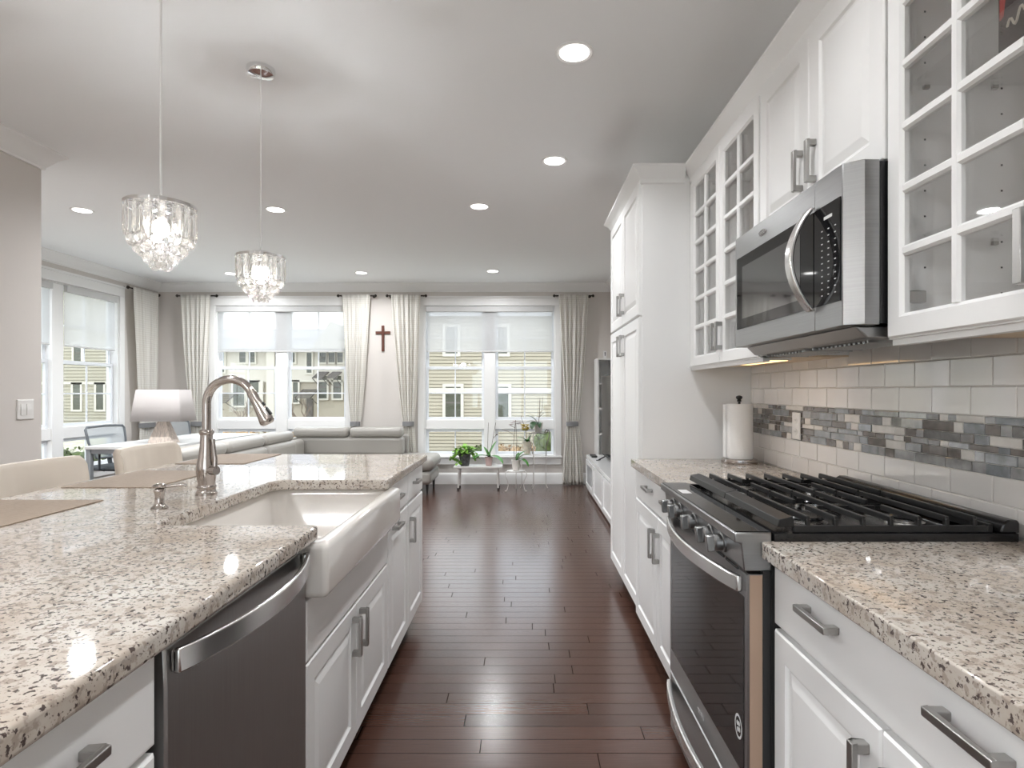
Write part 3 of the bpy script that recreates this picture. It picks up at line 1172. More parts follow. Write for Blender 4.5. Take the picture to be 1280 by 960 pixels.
t = thing('base_cabinet', 'white island sink cabinet with two doors under the farmhouse sink', 'cabinet', (IX - 0.3, 2.0, 0), group='island base cabinets')
base_body(t, IX, 1.534, 2.458, 1, hollow=True)
flat_front(t, IX, 1.540, 2.452, 0.562, 0.722, 1, 'false_front')
panel_door(t, IX, 1.540, 1.994, 0.112, 0.555, 1, pulls=[(1.955, 0.46, True, 0.128)])
panel_door(t, IX, 1.998, 2.452, 0.112, 0.555, 1, pulls=[(2.037, 0.46, True, 0.128)])

t = thing('base_cabinet', 'white island cabinet with drawer over pull-out door beside the sink', 'cabinet', (IX - 0.3, 2.67, 0), group='island base cabinets')
base_body(t, IX, 2.46, 2.885, 1)
flat_front(t, IX, 2.466, 2.880, 0.728, 0.868, 1, pulls=[(2.60, 0.806, False, 0.125)])
panel_door(t, IX, 2.466, 2.880, 0.112, 0.715, 1, pulls=[(2.60, 0.680, False, 0.125)])

t = thing('base_cabinet', 'white island end cabinet with drawer over a door, farthest along the island', 'cabinet', (IX - 0.3, 3.09, 0), group='island base cabinets')
base_body(t, IX, 2.887, 3.30, 1)
flat_front(t, IX, 2.893, 3.295, 0.728, 0.868, 1, pulls=[(3.06, 0.806, False, 0.115)])
panel_door(t, IX, 2.893, 3.295, 0.112, 0.715, 1, pulls=[(2.93, 0.585, True, 0.125)])

# island back panel (seating side)
mb = MB()
mb.box(-1.20, -1.172, 0.45, 3.30, 0.0, 0.873)
for k in range(4):
    a = 0.52 + k * 0.70
    mb.M = Matrix(((0, 0, -1, -1.20), (1, 0, 0, a), (0, 1, 0, 0.14), (0, 0, 0, 1)))
    mb.rects(0.62, 0.66, [(0, 0), (0, 0.004), (0.02, 0.012), (0.03, 0.004), (0.05, 0.004)])
    mb.M = None
tag(mb.build('island_backing', M_cab), 'white panelled back of the kitchen island on the seating side', 'panel')

# ---- island countertop
n0, n1 = 1.575, 2.362
pts = [(-0.543, 0.40), (-0.543, n0 - 0.012), (-0.555, n0)]
r = 0.05
for k in range(7):
    a = R(-90 - 90 * k / 6)
    pts.append((-0.99 + r + r * math.cos(a), n0 + r + r * math.sin(a)))
for k in range(7):
    a = R(180 - 90 * k / 6)
    pts.append((-0.99 + r + r * math.cos(a), n1 - r + r * math.sin(a)))
pts += [(-0.555, n1), (-0.543, n1 + 0.012), (-0.543, 3.325), (-0.563, 3.345), (-1.72, 3.345), (-1.74, 3.325), (-1.74, 0.40)]
mb = MB().prism(pts, 'Z', 0.876, CT)
tag(mb.build('island_countertop', M_granite, bevel=0.010, seg=3, origin=(0, 0, 0)), 'long speckled granite island countertop with a sink cutout', 'countertop')

# ---- dishwasher
DX = -0.562
dw = thing('dishwasher', 'dark stainless dishwasher built into the island beside the sink', 'dishwasher', (-0.85, 1.228, 0))
MB().box(-1.15, DX - 0.035, 0.922, 1.530, 0.10, 0.868).build('tub', M_bplastic, dw)
mb = MB()
mb.prism([(DX, 0.115), (DX, 0.80), (DX - 0.003, 0.865), (DX - 0.033, 0.868), (DX - 0.033, 0.115)], 'Y', 0.930, 1.527)
mb.build('door', M_dsteel, dw, bevel=0.004)
MB().box(DX - 0.09, DX - 0.05, 0.93, 1.527, 0.0, 0.1).build('toe_panel', M_bplastic, dw)
mb = MB()
N = 24
inner, outer = [], []
for k in range(N + 1):
    tt = k / N
    y = 0.942 + (1.512 - 0.942) * tt
    bow = 0.052 * math.sin(PI * tt) ** 0.8
    outer.append((DX + 0.014 + bow, y))
    inner.append((DX + 0.002 + bow, y))
mb.prism(outer + inner[::-1], 'Z', 0.820, 0.860)
mb.box(DX - 0.001, DX + 0.010, 0.942, 0.956, 0.822, 0.858).box(DX - 0.001, DX + 0.010, 1.498, 1.512, 0.822, 0.858)
mb.build('handle', M_lsteel, dw, smooth=True, bevel=0.003)
mb = MB()
for k in range(9):
    mb.box(-0.60, -0.592, 0.9175, 0.9205, 0.70 + k * 0.014, 0.707 + k * 0.014)
mb.build('gasket', M_dark, dw)

# ---- farmhouse sink
snk = thing('farmhouse_sink', 'white fireclay apron-front sink set into the island', 'sink', (-0.78, 1.985, 0.64))


def rr3(x0, x1, y0, y1, r, z):
    return [(p[0], p[1], z) for p in rrect(x0, x1, y0, y1, r)]


mb = MB()
mb.loft([rr3(-1.04, -0.607, 1.56, 2.43, 0.04, 0.645), rr3(-1.045, -0.607, 1.555, 2.435, 0.03, 0.734),
         rr3(-1.045, -0.530, 1.552, 2.438, 0.015, 0.730), rr3(-1.045, -0.518, 1.543, 2.446, 0.015, 0.732), rr3(-1.045, -0.512, 1.538, 2.451, 0.016, 0.738), rr3(-1.045, -0.510, 1.5365, 2.452, 0.016, 0.747),
         rr3(-1.045, -0.510, 1.5365, 2.452, 0.016, 0.858), rr3(-1.045, -0.512, 1.538, 2.450, 0.016, 0.867), rr3(-1.042, -0.517, 1.543, 2.446, 0.016, 0.8722),
         rr3(-1.036, -0.525, 1.55, 2.44, 0.016, 0.8735),
         rr3(-1.025, -0.548, 1.575, 2.415, 0.05, 0.8735), rr3(-1.017, -0.556, 1.583, 2.407, 0.05, 0.867), rr3(-1.012, -0.561, 1.588, 2.402, 0.05, 0.85),
         rr3(-1.002, -0.568, 1.598, 2.392, 0.05, 0.70), rr3(-0.98, -0.59, 1.62, 2.37, 0.04, 0.672), rr3(-0.95, -0.62, 1.65, 2.34, 0.03, 0.667)])
mb.build('basin', M_fire, snk, smooth=True, angle=50)
MB().lathe([(0.045, 0.0), (0.045, 0.004), (0.03, 0.006), (0.012, 0.003)], (-0.79, 2.0, 0.667), 24).build('drain', M_silver, snk, smooth=True)
mb = MB(Matrix.Translation((-1.0095, 1.90, 0.815)))
mb.lathe([(0.013, 0), (0.013, 0.003), (0.007, 0.0035)], (0, 0, 0), 16, axis='X')
mb.build('overflow_cap', M_nickel, snk, smooth=True)

# ---- faucet
FX, FY = -1.092, 2.036
fa = thing('kitchen_faucet', 'polished nickel gooseneck pull-down faucet behind the sink', 'faucet', (FX, FY, CT))
mb = MB()
mb.lathe([(0.034, 0), (0.034, 0.008), (0.030, 0.012), (0.029, 0.02), (0.031, 0.024), (0.031, 0.03), (0.028, 0.034), (0.030, 0.06), (0.0325, 0.085), (0.031, 0.105),
          (0.026, 0.13), (0.0215, 0.16), (0.0195, 0.195), (0.0195, 0.205), (0.023, 0.209), (0.024, 0.214), (0.023, 0.219), (0.0185, 0.224)], (FX, FY, CT), 28)
mb.build('body', M_chrome, fa, smooth=True, angle=40)
fd = Vector((0.88, -0.05, 0)).normalized()
sp_ = []
Rr = 0.084
zt = CT + 0.312
for k in range(4):
    sp_.append(Vector((FX, FY, CT + 0.22 + (zt - CT - 0.22) * k / 3)))
for k in range(1, 19):
    a = PI - (PI * 0.86) * k / 18
    sp_.append(Vector((FX, FY, zt)) + fd * (Rr + Rr * math.cos(a)) + Vector((0, 0, Rr * math.sin(a))))
mb = MB()
mb.tube(sp_, 0.0145, 16)
mb.build('spout', M_chrome, fa, smooth=True, angle=60)
e0 = sp_[-1]
dd = (sp_[-1] - sp_[-2]).normalized()
mb = MB()
mb.tube([e0 + dd * s for s in (-0.004, 0.0, 0.003, 0.03, 0.07, 0.105, 0.112, 0.118)], [0.0148, 0.0165, 0.0165, 0.0165, 0.020, 0.0245, 0.0245, 0.020], 18)
mb.build('spray_head', M_chrome, fa, smooth=True, angle=40)
mb = MB()
side_ = dd.cross(Vector((0, 1, 0))).normalized()
nrm = Vector((fd.x, fd.y, 0)) * 1.0
outn = (Vector((0, 0, 1)) * 0.35 + Vector((fd.x, fd.y, 0))).normalized()
outn = (outn - dd * outn.dot(dd)).normalized()
for (a, b, w_) in ((0.045, 0.058, 0.010), (0.066, 0.096, 0.012)):
    ra = 0.0165 + 0.008 * (a - 0.03) / 0.075
    rb = 0.0165 + 0.008 * (b - 0.03) / 0.075
    mb.bar(e0 + dd * a + outn * (ra - 0.001), e0 + dd * b + outn * (rb + 0.001), w_, 0.008, up=outn)
mb.build('spray_button', M_bplastic, fa, bevel=0.002)
mb = MB()
hp = Vector((FX, FY, CT + 0.085))
mb.tube([hp + Vector((0.024, -0.012, 0)), hp + Vector((0.046, -0.022, 0))], [0.017, 0.015], 16)
mb.tube([hp + Vector((0.040, -0.020, 0.006)), hp + Vector((0.040, -0.018, 0.04)), hp + Vector((0.030, -0.010, 0.085)), hp + Vector((0.026, -0.008, 0.105))], [0.007, 0.007, 0.006, 0.007], 10)
mb.build('lever', M_chrome, fa, smooth=True, angle=50)

# ---- soap dispenser
SX, SY = -1.10, 1.787
so = thing('soap_dispenser', 'small polished nickel soap dispenser on the granite beside the faucet', 'soap dispenser', (SX, SY, CT))
MB().lathe([(0.024, 0), (0.024, 0.004), (0.019, 0.008), (0.016, 0.012), (0.0125, 0.018), (0.0125, 0.04), (0.015, 0.052), (0.0155, 0.058), (0.012, 0.062)], (SX, SY, CT), 24).build('body', M_chrome, so, smooth=True, angle=50)
mb = MB()
mb.lathe([(0.008, 0.062), (0.019, 0.065), (0.020, 0.070), (0.015, 0.074), (0.007, 0.077), (0.002, 0.078)], (SX, SY, CT), 24)
mb.tube([(SX + 0.005, SY, CT + 0.067), (SX + 0.03, SY + 0.004, CT + 0.068), (SX + 0.065, SY + 0.01, CT + 0.072), (SX + 0.075, SY + 0.012, CT + 0.068)], [0.006, 0.005, 0.004, 0.004], 10)
mb.build('pump', M_chrome, so, smooth=True, angle=50)

# ---- placemats
for (a, b, lb) in ((1.46, 1.92, 'tan woven placemat at the near end of the island'),
                   (2.17, 2.63, 'tan woven placemat on the island behind the soap dispenser'),
                   (2.88, 3.33, 'tan woven placemat at the far end of the island behind the faucet')):
    mb = MB().prism(rrect(-1.70, -1.362, a, b, 0.006, 3), 'Z', CT, CT + 0.003)
    tag(mb.build('placemat', M_mat), lb, 'placemat', group='placemats on the island')

# ---- stools
stl = thing('counter_stool', 'cream leather counter stool at the middle placemat', 'stool', (-1.72, 2.40, 0), group='cream stools at the island')


def soft(root, name, x0, x1, y0, y1, z0, z1, mat, r=0.03, seg=4):
    return MB().box(x0, x1, y0, y1, z0, z1).build(name, mat, root, bevel=r, seg=seg, angle=60)


soft(stl, 'seat', -1.93, -1.50, 2.18, 2.62, 0.60, 0.68, M_cream, 0.03)
# back: a curved slab with stitched channels
mb = MB()
rings = []
NB = 24
for k in range(NB + 1):
    tt = k / NB
    y = 2.155 + 0.49 * tt
    cv = 0.045 * (1 - (2 * tt - 1) ** 2)
    seam = 0.004 if (k % 6 == 0 and 0 < k < NB) else 0.0
    x_ = -1.90 - cv
    th = 0.055 if 0 < k < NB else 0.03
    edge = 0.0 if 0 < k < NB else 0.02
    zt_ = 0.985 - edge
    zb_ = 0.60
    lean = 0.05
    sec = [(x_ + seam, zb_), (x_ - lean + seam, zt_ - 0.02), (x_ - lean - 0.012, zt_), (x_ - lean - th + 0.012, zt_), (x_ - lean - th, zt_ - 0.02), (x_ - th, zb_)]
    rings.append([(p[0], y, p[1]) for p in sec])
mb.loft(rings)
mb.build('backrest', M_cream, stl, smooth=True, angle=50)
for (lx, ly) in ((-1.90, 2.21), (-1.90, 2.59), (-1.53, 2.21), (-1.53, 2.59)):
    MB().tube([(lx + (0.0 if lx > -1.7 else -0.02), ly, 0.0), (lx, ly, 0.605)], [0.013, 0.018], 10).build('leg', M_stem, stl, smooth=True)
mb = MB()
mb.bar((-1.91, 2.21, 0.22), (-1.53, 2.21, 0.22), 0.016, 0.02).bar((-1.91, 2.59, 0.22), (-1.53, 2.59, 0.22), 0.016, 0.02).bar((-1.53, 2.21, 0.22), (-1.53, 2.59, 0.22), 0.016, 0.02)
mb.build('footrest', M_stem, stl)
dup(stl, (-1.72, 3.12, 0), 0, 'cream leather counter stool at the far placemat near the lamp table')

# ================================================================== right run of cabinets
YR0, YR1 = 1.395, 2.155     # range
YP = 3.11                   # pantry near side
t = thing('base_cabinet', 'white base cabinet with wide drawer right of the range', 'cabinet', (0.9, 0.97, 0), group='base cabinets beside the range')
base_body(t, RX, 0.55, YR0 - 0.004, -1)
flat_front(t, RX, 0.556, 1.385, 0.728, 0.868, -1, pulls=[(1.16, 0.824, False, 0.125), (0.765, 0.824, False, 0.125)])
panel_door(t, RX, 0.972, 1.385, 0.112, 0.715, -1, pulls=[(1.010, 0.61, True, 0.125)])
panel_door(t, RX, 0.556, 0.968, 0.112, 0.715, -1, pulls=[(0.930, 0.61, True, 0.125)])
t = thing('base_cabinet', 'white base cabinet between the range and the pantry', 'cabinet', (0.9, 2.63, 0), group='base cabinets beside the range')
base_body(t, RX, YR1 + 0.004, YP - 0.004, -1)
flat_front(t, RX, 2.166, 3.098, 0.728, 0.868, -1, pulls=[(2.76, 0.815, False, 0.125), (2.38, 0.815, False, 0.125)])
panel_door(t, RX, 2.166, 2.608, 0.112, 0.715, -1, pulls=[(2.565, 0.588, True, 0.13)])
panel_door(t, RX, 2.612, 3.098, 0.112, 0.715, -1, pulls=[(2.655, 0.588, True, 0.13)])


def ctop(y0, y1, label, r0, r1):
    def rnd(y, s, r_):
        return (0.56, y + s * r_), (0.56 + r_, y)
    pts = [(0.56, y0 + r0), (0.56 + r0, y0), (1.19, y0), (1.19, y1), (0.56 + r1, y1), (0.56, y1 - r1)]
    tag(MB().prism(pts, 'Z', 0.876, CT).build('countertop', M_granite, bevel=0.010, seg=3, origin=(0, 0, 0)), label, 'countertop', group='granite counters along the wall')


ctop(0.53, YR0 + 0.012, 'speckled granite countertop right of the range', 0.005, 0.012)
ctop(YR1 - 0.004, YP - 0.002, 'speckled granite countertop under the paper towel roll', 0.01, 0.003)

# ---- pantry
PX = 0.622
pn = thing('pantry_cabinet', 'tall white pantry cabinet with four doors beside the counter', 'cabinet', (0.9, 3.61, 0))
mb = MB()
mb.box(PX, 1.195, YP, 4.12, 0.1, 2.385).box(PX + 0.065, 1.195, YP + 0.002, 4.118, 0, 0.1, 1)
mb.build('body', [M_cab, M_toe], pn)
ym = (YP + 4.12) / 2
for (a, b, hy) in ((YP + 0.008, ym - 0.002, ym - 0.05), (ym + 0.002, 4.112, ym + 0.05)):
    panel_door(pn, PX, a, b, 1.672, 2.375, -1, pulls=[(hy, 1.795, True, 0.125)])
    panel_door(pn, PX, a, b, 0.112, 1.660, -1, pulls=[(hy, 1.545, True, 0.125)])
cp = [(0, 0), (0.057, 0), (0.057, -0.010), (0.050, -0.018), (0.034, -0.030), (0.018, -0.055), (0.012, -0.064), (0.012, -0.085), (0.0, -0.090)]
sweep = MB()
sweep_profile(sweep, [(0.842, YP), (PX, YP), (PX, 4.12), (1.195, 4.12)], [(-a, b) for a, b in cp], 2.447)
sweep.box(PX, 1.195, YP, 4.12, 2.385, 2.445)
sweep.build('crown', M_cab, pn, smooth=True, angle=25)

# ---- upper cabinets
UX = 0.88
UB = 1.19


def upper(label, y0, y1, zb, kind, end_near=False):
    t = thing('hanging_cabinet', label, 'cabinet', ((UX + UB) / 2, (y0 + y1) / 2, zb), group='white wall cabinets')
    zt_ = 2.385
    e = 0.0015
    tt = 0.018
    mb = MB()
    a, b = y0 + e, y1 - e
    if kind == 'glass':
        mb.box(UX, UB, a, a + tt, zb, zt_).box(UX, UB, b - tt, b, zb, zt_)
        mb.box(UX, UB, a + tt, b - tt, zt_ - tt, zt_)
        mb.box(UX, UB, a + tt, b - tt, zb + 0.008, zb + 0.008 + tt, 1)
        mb.box(UB - 0.012, UB, a + tt, b - tt, zb + 0.026, zt_ - tt, 1)
        mb.box(UX, UX + 0.018, a + tt, a + 0.035, zb, zt_).box(UX, UX + 0.018, b - 0.035, b - tt, zb, zt_)
    else:
        mb.box(UX, UB, a, b, zb, zt_)
    # light rail
    if kind == 'glass':
        mb.box(UX - 0.004, UX + 0.02, a, b, zb - 0.024, zb)
        mb.box(UX - 0.012, UX + 0.02, a, b, zb - 0.010, zb - 0.0005)
    mb.build('body', [M_cab, M_cabin], t)
    if kind == 'glass':
        MB().box(UX + 0.02, UB, a, b, zb - 0.0055, zb).build('underside', M_ply, t)
    # crown on top
    mb = MB()
    prof = [(0, 2.357), (-0.010, 2.362), (-0.010, 2.383), (-0.016, 2.392), (-0.030, 2.417), (-0.042, 2.429), (-0.047, 2.437), (-0.047, 2.447), (0, 2.447)]
    mb.prism([(UX + p, z) for p, z in prof], 'Y', y0 - 0.001, y1 + 0.001 if y1 < 3 else y1)
    mb.box(UX, UB, a, b, zt_ + 0.001, 2.445)
    mb.build('crown', M_cab, t, smooth=True, angle=25)
    return t


ZU = 1.402
# near glass cabinet
t = upper('white glass-door wall cabinet right of the microwave with empty shelves', 0.575, 1.408, ZU, 'glass')
glass_door(t, UX, 0.972, 1.402, ZU - 0.006, 2.354, -1, pulls=[(0.998, 1.515, True, 0.128)])
glass_door(t, UX, 0.580, 0.968, ZU - 0.006, 2.354, -1, pulls=[(0.942, 1.515, True, 0.128)])
for z in (1.62, 1.985):
    MB().box(UX + 0.03, UB - 0.014, 0.597, 1.386, z, z + 0.008).build('glass_shelf', glassy('shelf_glass', (0.985, 0.985, 0.985), 1.0) if 'shelf_glass' not in MATS else MATS['shelf_glass'], t)
mb = MB()
for y in (1.3885,):
    for xx in (UX + 0.06, UB - 0.07):
        for k in range(14):
            z = 1.50 + k * 0.06
            mb.box(xx - 0.002, xx + 0.002, y - 0.0012, y, z - 0.002, z + 0.002)
for k in range(14):
    z = 1.50 + k * 0.06
    for yy in (0.5945,):
        mb.box(UB - 0.075, UB - 0.071, yy, yy + 0.0012, z - 0.002, z + 0.002)
mb.build('pin_holes', M_dark, t)
mb = MB()
for z in (1.475, 2.28):
    mb.box(UX + 0.004, UX + 0.05, 1.368, 1.3885, z, z + 0.028)
mb.build('hinge', M_nickel, t, bevel=0.002)
mb = MB()
for z in (1.61, 1.975):
    mb.box(UB - 0.095, UB - 0.083, 1.380, 1.389, z + 0.002, z + 0.010).box(UX + 0.055, UX + 0.067, 1.380, 1.389, z + 0.002, z + 0.010)
mb.build('shelf_pin', M_nickel, t)

# cabinet above the microwave
t = upper('white wall cabinet with two panelled doors above the microwave', 1.410, 2.166, 1.828, 'panel')
panel_door(t, UX, 1.790, 2.160, 1.826, 2.354, -1, pulls=[(1.832, 1.95, True, 0.125)])
panel_door(t, UX, 1.416, 1.786, 1.826, 2.354, -1, pulls=[(1.748, 1.95, True, 0.125)])
# far glass cabinet
t = upper('white glass-door wall cabinet between the microwave and the pantry', 2.168, YP - 0.002, ZU, 'glass')
glass_door(t, UX, 2.174, 2.606, ZU - 0.006, 2.354, -1, pulls=[(2.575, 1.512, True, 0.12)])
glass_door(t, UX, 2.610, 3.045, ZU - 0.006, 2.354, -1, pulls=[(2.640, 1.512, True, 0.12)])
MB().box(UX - 0.008, UX, 3.048, YP - 0.004, ZU - 0.006, 2.354).build('filler_strip', M_cab, t)
for z in (1.62, 1.985):
    MB().box(UX + 0.03, UB - 0.014, 2.192, 3.084, z, z + 0.008).build('glass_shelf', MATS['shelf_glass'], t)

# slim lamps under the wall cabinets
def under_light(y0, y1, label):
    t = thing('under_cabinet_light', label, 'light', (0.95, (y0 + y1) / 2, ZU - 0.022))
    MB().box(0.905, 0.995, y0, y1, ZU - 0.017, ZU - 0.006).build('housing', M_white, t, bevel=0.002)
    MB().box(0.915, 0.985, y0 + 0.01, y1 - 0.01, ZU - 0.0185, ZU - 0.0172).build('diffuser', emit('strip_glow', (1.0, 0.62, 0.28), 2.5) if 'strip_glow' not in MATS else MATS['strip_glow'], t)


under_light(2.20, 2.60, 'slim warm lamp under the cabinet left of the microwave')

# book standing behind the glass
bk = thing('book', 'glossy red and black book standing inside the near glass cabinet', 'book', (1.04, 1.205, 1.9945))
by0, by1, bz0, bz1, bxx = 1.125, 1.285, 1.9945, 2.25, 1.03
M_ = axes((bxx, by1, bz0), (0, -1, 0), (0, 0, 1), (-1, 0, 0))
MB(M_).box(0, 0.16, 0, 0.255, -0.018, -0.001).build('pages', M_paper, bk)
mb = MB(M_)
mb.box(0, 0.16, 0, 0.255, -0.001, 0.0)
mb.build('cover', M_cover, bk)
mb = MB(M_)
mb.prism([(0.004, 0.075), (0.014, 0.08), (0.022, 0.13), (0.05, 0.175), (0.07, 0.255), (0.004, 0.255)], 'Z', 0.0001, 0.0008)
mb.build('cover_patch', M_red, bk)
mb = MB(M_)
for (u0, v0, s) in ((0.022, 0.125, 1.0), (0.025, 0.05, 1.0)):
    pts = []
    for k in range(26):
        a = k / 25
        pts.append((u0 + a * 0.085 * s, v0 + 0.03 * a + 0.012 * math.sin(a * 19), 0.0012))
    mb.tube(pts, 0.0026, 6)
mb.build('cover_script', M_ink, bk)

# ---- backsplash
bs = thing('backsplash', 'ivory subway tile backsplash with grey glass mosaic band', 'backsplash', (XR - 0.004, 1.8, CT), kind='structure')
MB().box(XR - 0.005, XR - 0.0002, 0.53, YP - 0.001, CT - 0.01, 1.43).build('grout', M_grout, bs)
mb = MB()
rows = [(0.917, 0.9845), (0.987, 1.0545), (1.2065, 1.2815), (1.284, 1.359), (1.3615, 1.43)]
for ri, (z0, z1) in enumerate(rows):
    L = 0.150
    y = 0.53 - (ri % 2) * L / 2
    while y < YP:
        a, b = max(0.531, y + 0.0012), min(YP - 0.002, y + L - 0.0012)
        if b - a > 0.006:
            dx = random.uniform(-0.0003, 0.0003)
            xf = XR - 0.0095 + dx
            # cushion-edged tile
            rings = []
            for (ins, xx) in ((0, XR - 0.004), (0, xf + 0.0015), (0.002, xf)):
                tl_ = random.uniform(-0.00025, 0.00025) if ins else 0
                rings.append([(xx + tl_, a + ins, z0 + ins), (xx - tl_, b - ins, z0 + ins), (xx - tl_, b - ins, z1 - ins), (xx + tl_, a + ins, z1 - ins)])
            mb.loft(rings)
        y += L
mb.build('wall_tiles', M_tile, bs)
mb = MB()
hs = [0.018, 0.028, 0.024, 0.016, 0.026, 0.0275]
z = 1.056
for ri, h_ in enumerate(hs[::-1]):
    y = 0.531
    while y < YP - 0.004:
        L = random.choice([0.035, 0.05, 0.05, 0.075, 0.10, 0.13])
        b = min(YP - 0.002, y + L)
        mi = random.choices(range(5), [3, 3, 4, 3, 2.4])[0]
        xf = XR - random.choice([0.008, 0.0095, 0.0095, 0.011])
        t1, t2 = random.uniform(-0.0005, 0.0005), random.uniform(-0.0005, 0.0005)
        rings = []
        for (ins, xx) in ((0, XR - 0.004), (0, xf + 0.0012), (0.0015, xf)):
            k_ = 1 if ins else 0
            rings.append([(xx + (t1 + t2) * k_, y + ins, z + ins), (xx + (t2 - t1) * k_, b - 0.0015 - ins, z + ins), (xx - (t1 + t2) * k_, b - 0.0015 - ins, z + h_ - ins), (xx + (t1 - t2) * k_, y + ins, z + h_ - ins)])
        mb.loft(rings, mi=mi)
        y = b
    z += h_ + 0.0018
mb.build('mosaic_band', M_mos, bs)

# outlet on the mosaic
ot = thing('electrical_outlet', 'white electrical outlet on the mosaic band near the paper towels', 'outlet', (XR - 0.014, 2.575, 1.06))
M_ = fm(XR - 0.0125, 2.54, 1.060, -1)
mb = MB(M_)
mb.rects(0.072, 0.117, [(0, 0), (0, 0.003), (0.003, 0.0055), (0.004, 0.006)])
mb.build('cover_plate', M_plastic, ot)
mb = MB(M_)
for vz in (0.034, 0.083):
    mb.prism([(0.036 + 0.017 * math.cos(2 * PI * k / 16), vz + 0.014 * math.sin(2 * PI * k / 16)) for k in range(16)], 'Z', 0.006, 0.0075)
mb.build('socket', M_plastic, ot)
mb = MB(M_)
for vz in (0.034, 0.083):
    mb.box(0.028, 0.030, vz - 0.003, vz + 0.005, 0.0075, 0.0079).box(0.042, 0.044, vz - 0.003, vz + 0.005, 0.0075, 0.0079)
mb.build('slot', M_dark, ot)

# switch plate on the partition wall
sw = thing('light_switch', 'white double light switch plate on the partition wall', 'light switch', (XS, 3.51, 1.10))
M_ = fm(XS + 0.0005, 3.452, 1.102, 1)
mb = MB(M_)
mb.rects(0.118, 0.118, [(0, 0), (0, 0.003), (0.003, 0.0055), (0.004, 0.006)])
mb.build('cover_plate', M_plastic, sw)
for u in (0.022, 0.064):
    mb = MB(M_)
    mb.prism([(0.026, 0.006), (0.092, 0.006), (0.092, 0.0075), (0.059, 0.0105), (0.026, 0.0085)], 'X', u, u + 0.032)
    mb.build('rocker', M_plastic, sw)

# ---- microwave
mw = thing('microwave', 'stainless over-the-range microwave with curved handle between wall cabinets', 'microwave', (0.97, 1.775, 1.40))
MZ0, MZ1 = 1.428, 1.820
MXF = 0.768
MB().box(0.845, 1.186, 1.410, 2.150, MZ0 + 0.004, MZ1 - 0.001).build('body', M_black, mw)
# door slab with chamfered ends
mb = MB()
mb.prism([(0.843, 1.402), (0.806, 1.400), (MXF, 1.428), (MXF, 1.562), (0.843, 1.562)], 'Z', MZ0, MZ1)
mb.build('control_panel', M_steel, mw, bevel=0.002)
mb = MB()
mb.prism([(0.843, 1.564), (MXF, 1.564), (MXF, 2.150), (0.80, 2.158), (0.843, 2.158)], 'Z', MZ0, MZ1)
mb.build('door', M_steel, mw, bevel=0.002)
MB().box(MXF - 0.003, MXF + 0.001, 1.566, 2.128, MZ0 + 0.062, MZ1 - 0.078).build('door_glass', M_bglass, mw)
MB().box(MXF - 0.0036, MXF - 0.0026, 1.64, 2.075, MZ0 + 0.095, MZ1 - 0.115).build('door_window', M_mglass, mw)
MB().box(MXF - 0.003, MXF + 0.001, 1.434, 1.560, MZ0 + 0.062, MZ1 - 0.078).build('keypad_glass', M_bglass, mw)
mb = MB()
for r_ in range(11):
    for c_ in range(3):
        yy = 1.452 + c_ * 0.032
        zz = MZ0 + 0.085 + r_ * 0.0165
        mb.box(MXF - 0.0034, MXF - 0.003, yy, yy + 0.007, zz, zz + 0.0025)
mb.box(MXF - 0.0034, MXF - 0.003, 1.47, 1.51, MZ1 - 0.115, MZ1 - 0.107)
mb.build('keypad_marks', M_shadebar, mw)
# bowed handle
mb = MB()
out_, in_ = [], []
for k in range(25):
    tt = k / 24
    z = MZ0 + 0.052 + (MZ1 - 0.068 - MZ0 - 0.052) * tt
    bow = 0.058 * math.sin(PI * tt) ** 0.85
    out_.append((MXF - 0.016 - bow, z))
    in_.append((MXF - 0.003 - bow, z))
mb.prism(out_ + in_[::-1], 'Y', 1.548, 1.580)
mb.build('handle', M_lsteel, mw, smooth=True, bevel=0.004)
# badge: a swirl
mb = MB()
pts = []
for k in range(30):
    a = k / 29
    pts.append((MXF - 0.0015, 1.905 - 0.05 * (a - 0.5) * 1.0 + 0.006 * math.sin(a * 25), MZ1 - 0.040 + 0.004 * math.cos(a * 25)))
mb.tube(pts, 0.0012, 6)
pts = [(MXF - 0.0015, 1.905 + 0.030 * math.cos(a), MZ1 - 0.040 + 0.009 * math.sin(a)) for a in [PI * 0.15 + 1.9 * PI * k / 30 * 0.8 for k in range(31)]]
mb.tube(pts, 0.0011, 6)
mb.build('badge', M_silver, mw, smooth=True)
# underside: sloped chin, filters, lamp
mb = MB()
mb.prism([(0.80, MZ0 - 0.001), (0.83, MZ0 - 0.030), (1.0, MZ0 - 0.034), (1.186, MZ0 - 0.012), (1.186, MZ0 - 0.001)], 'Y', 1.43, 2.13)
mb.build('vent_tray', M_dsteel, mw, bevel=0.004)
mb = MB()
for (a, b) in ((1.47, 1.74), (1.80, 2.07)):
    for k in range(12):
        yy = a + (b - a) * k / 12
        mb.box(0.86, 0.985, yy, yy + 0.012, MZ0 - 0.0375, MZ0 - 0.032)
    mb.box(0.85, 0.995, a - 0.008, a - 0.002, MZ0 - 0.038, MZ0 - 0.03).box(0.85, 0.995, b, b + 0.006, MZ0 - 0.038, MZ0 - 0.03)
mb.build('grease_filter', M_steel, mw)

# ---- range
rg = thing('gas_range', 'stainless gas range with black grates between the granite counters', 'range', (0.86, 1.775, 0))
GX = 0.53
ya, yb = YR0 + 0.003, YR1 - 0.003
mb = MB()
mb.box(0.585, 1.165, ya, yb, 0.09, 0.905)
mb.box(0.62, 1.15, ya + 0.01, yb - 0.01, 0.0, 0.09)
mb.build('body', M_bplastic, rg)
MB().box(0.566, 0.5845, ya + 0.004, yb - 0.004, 0.05, 0.85).build('door_gasket', M_bplastic, rg)
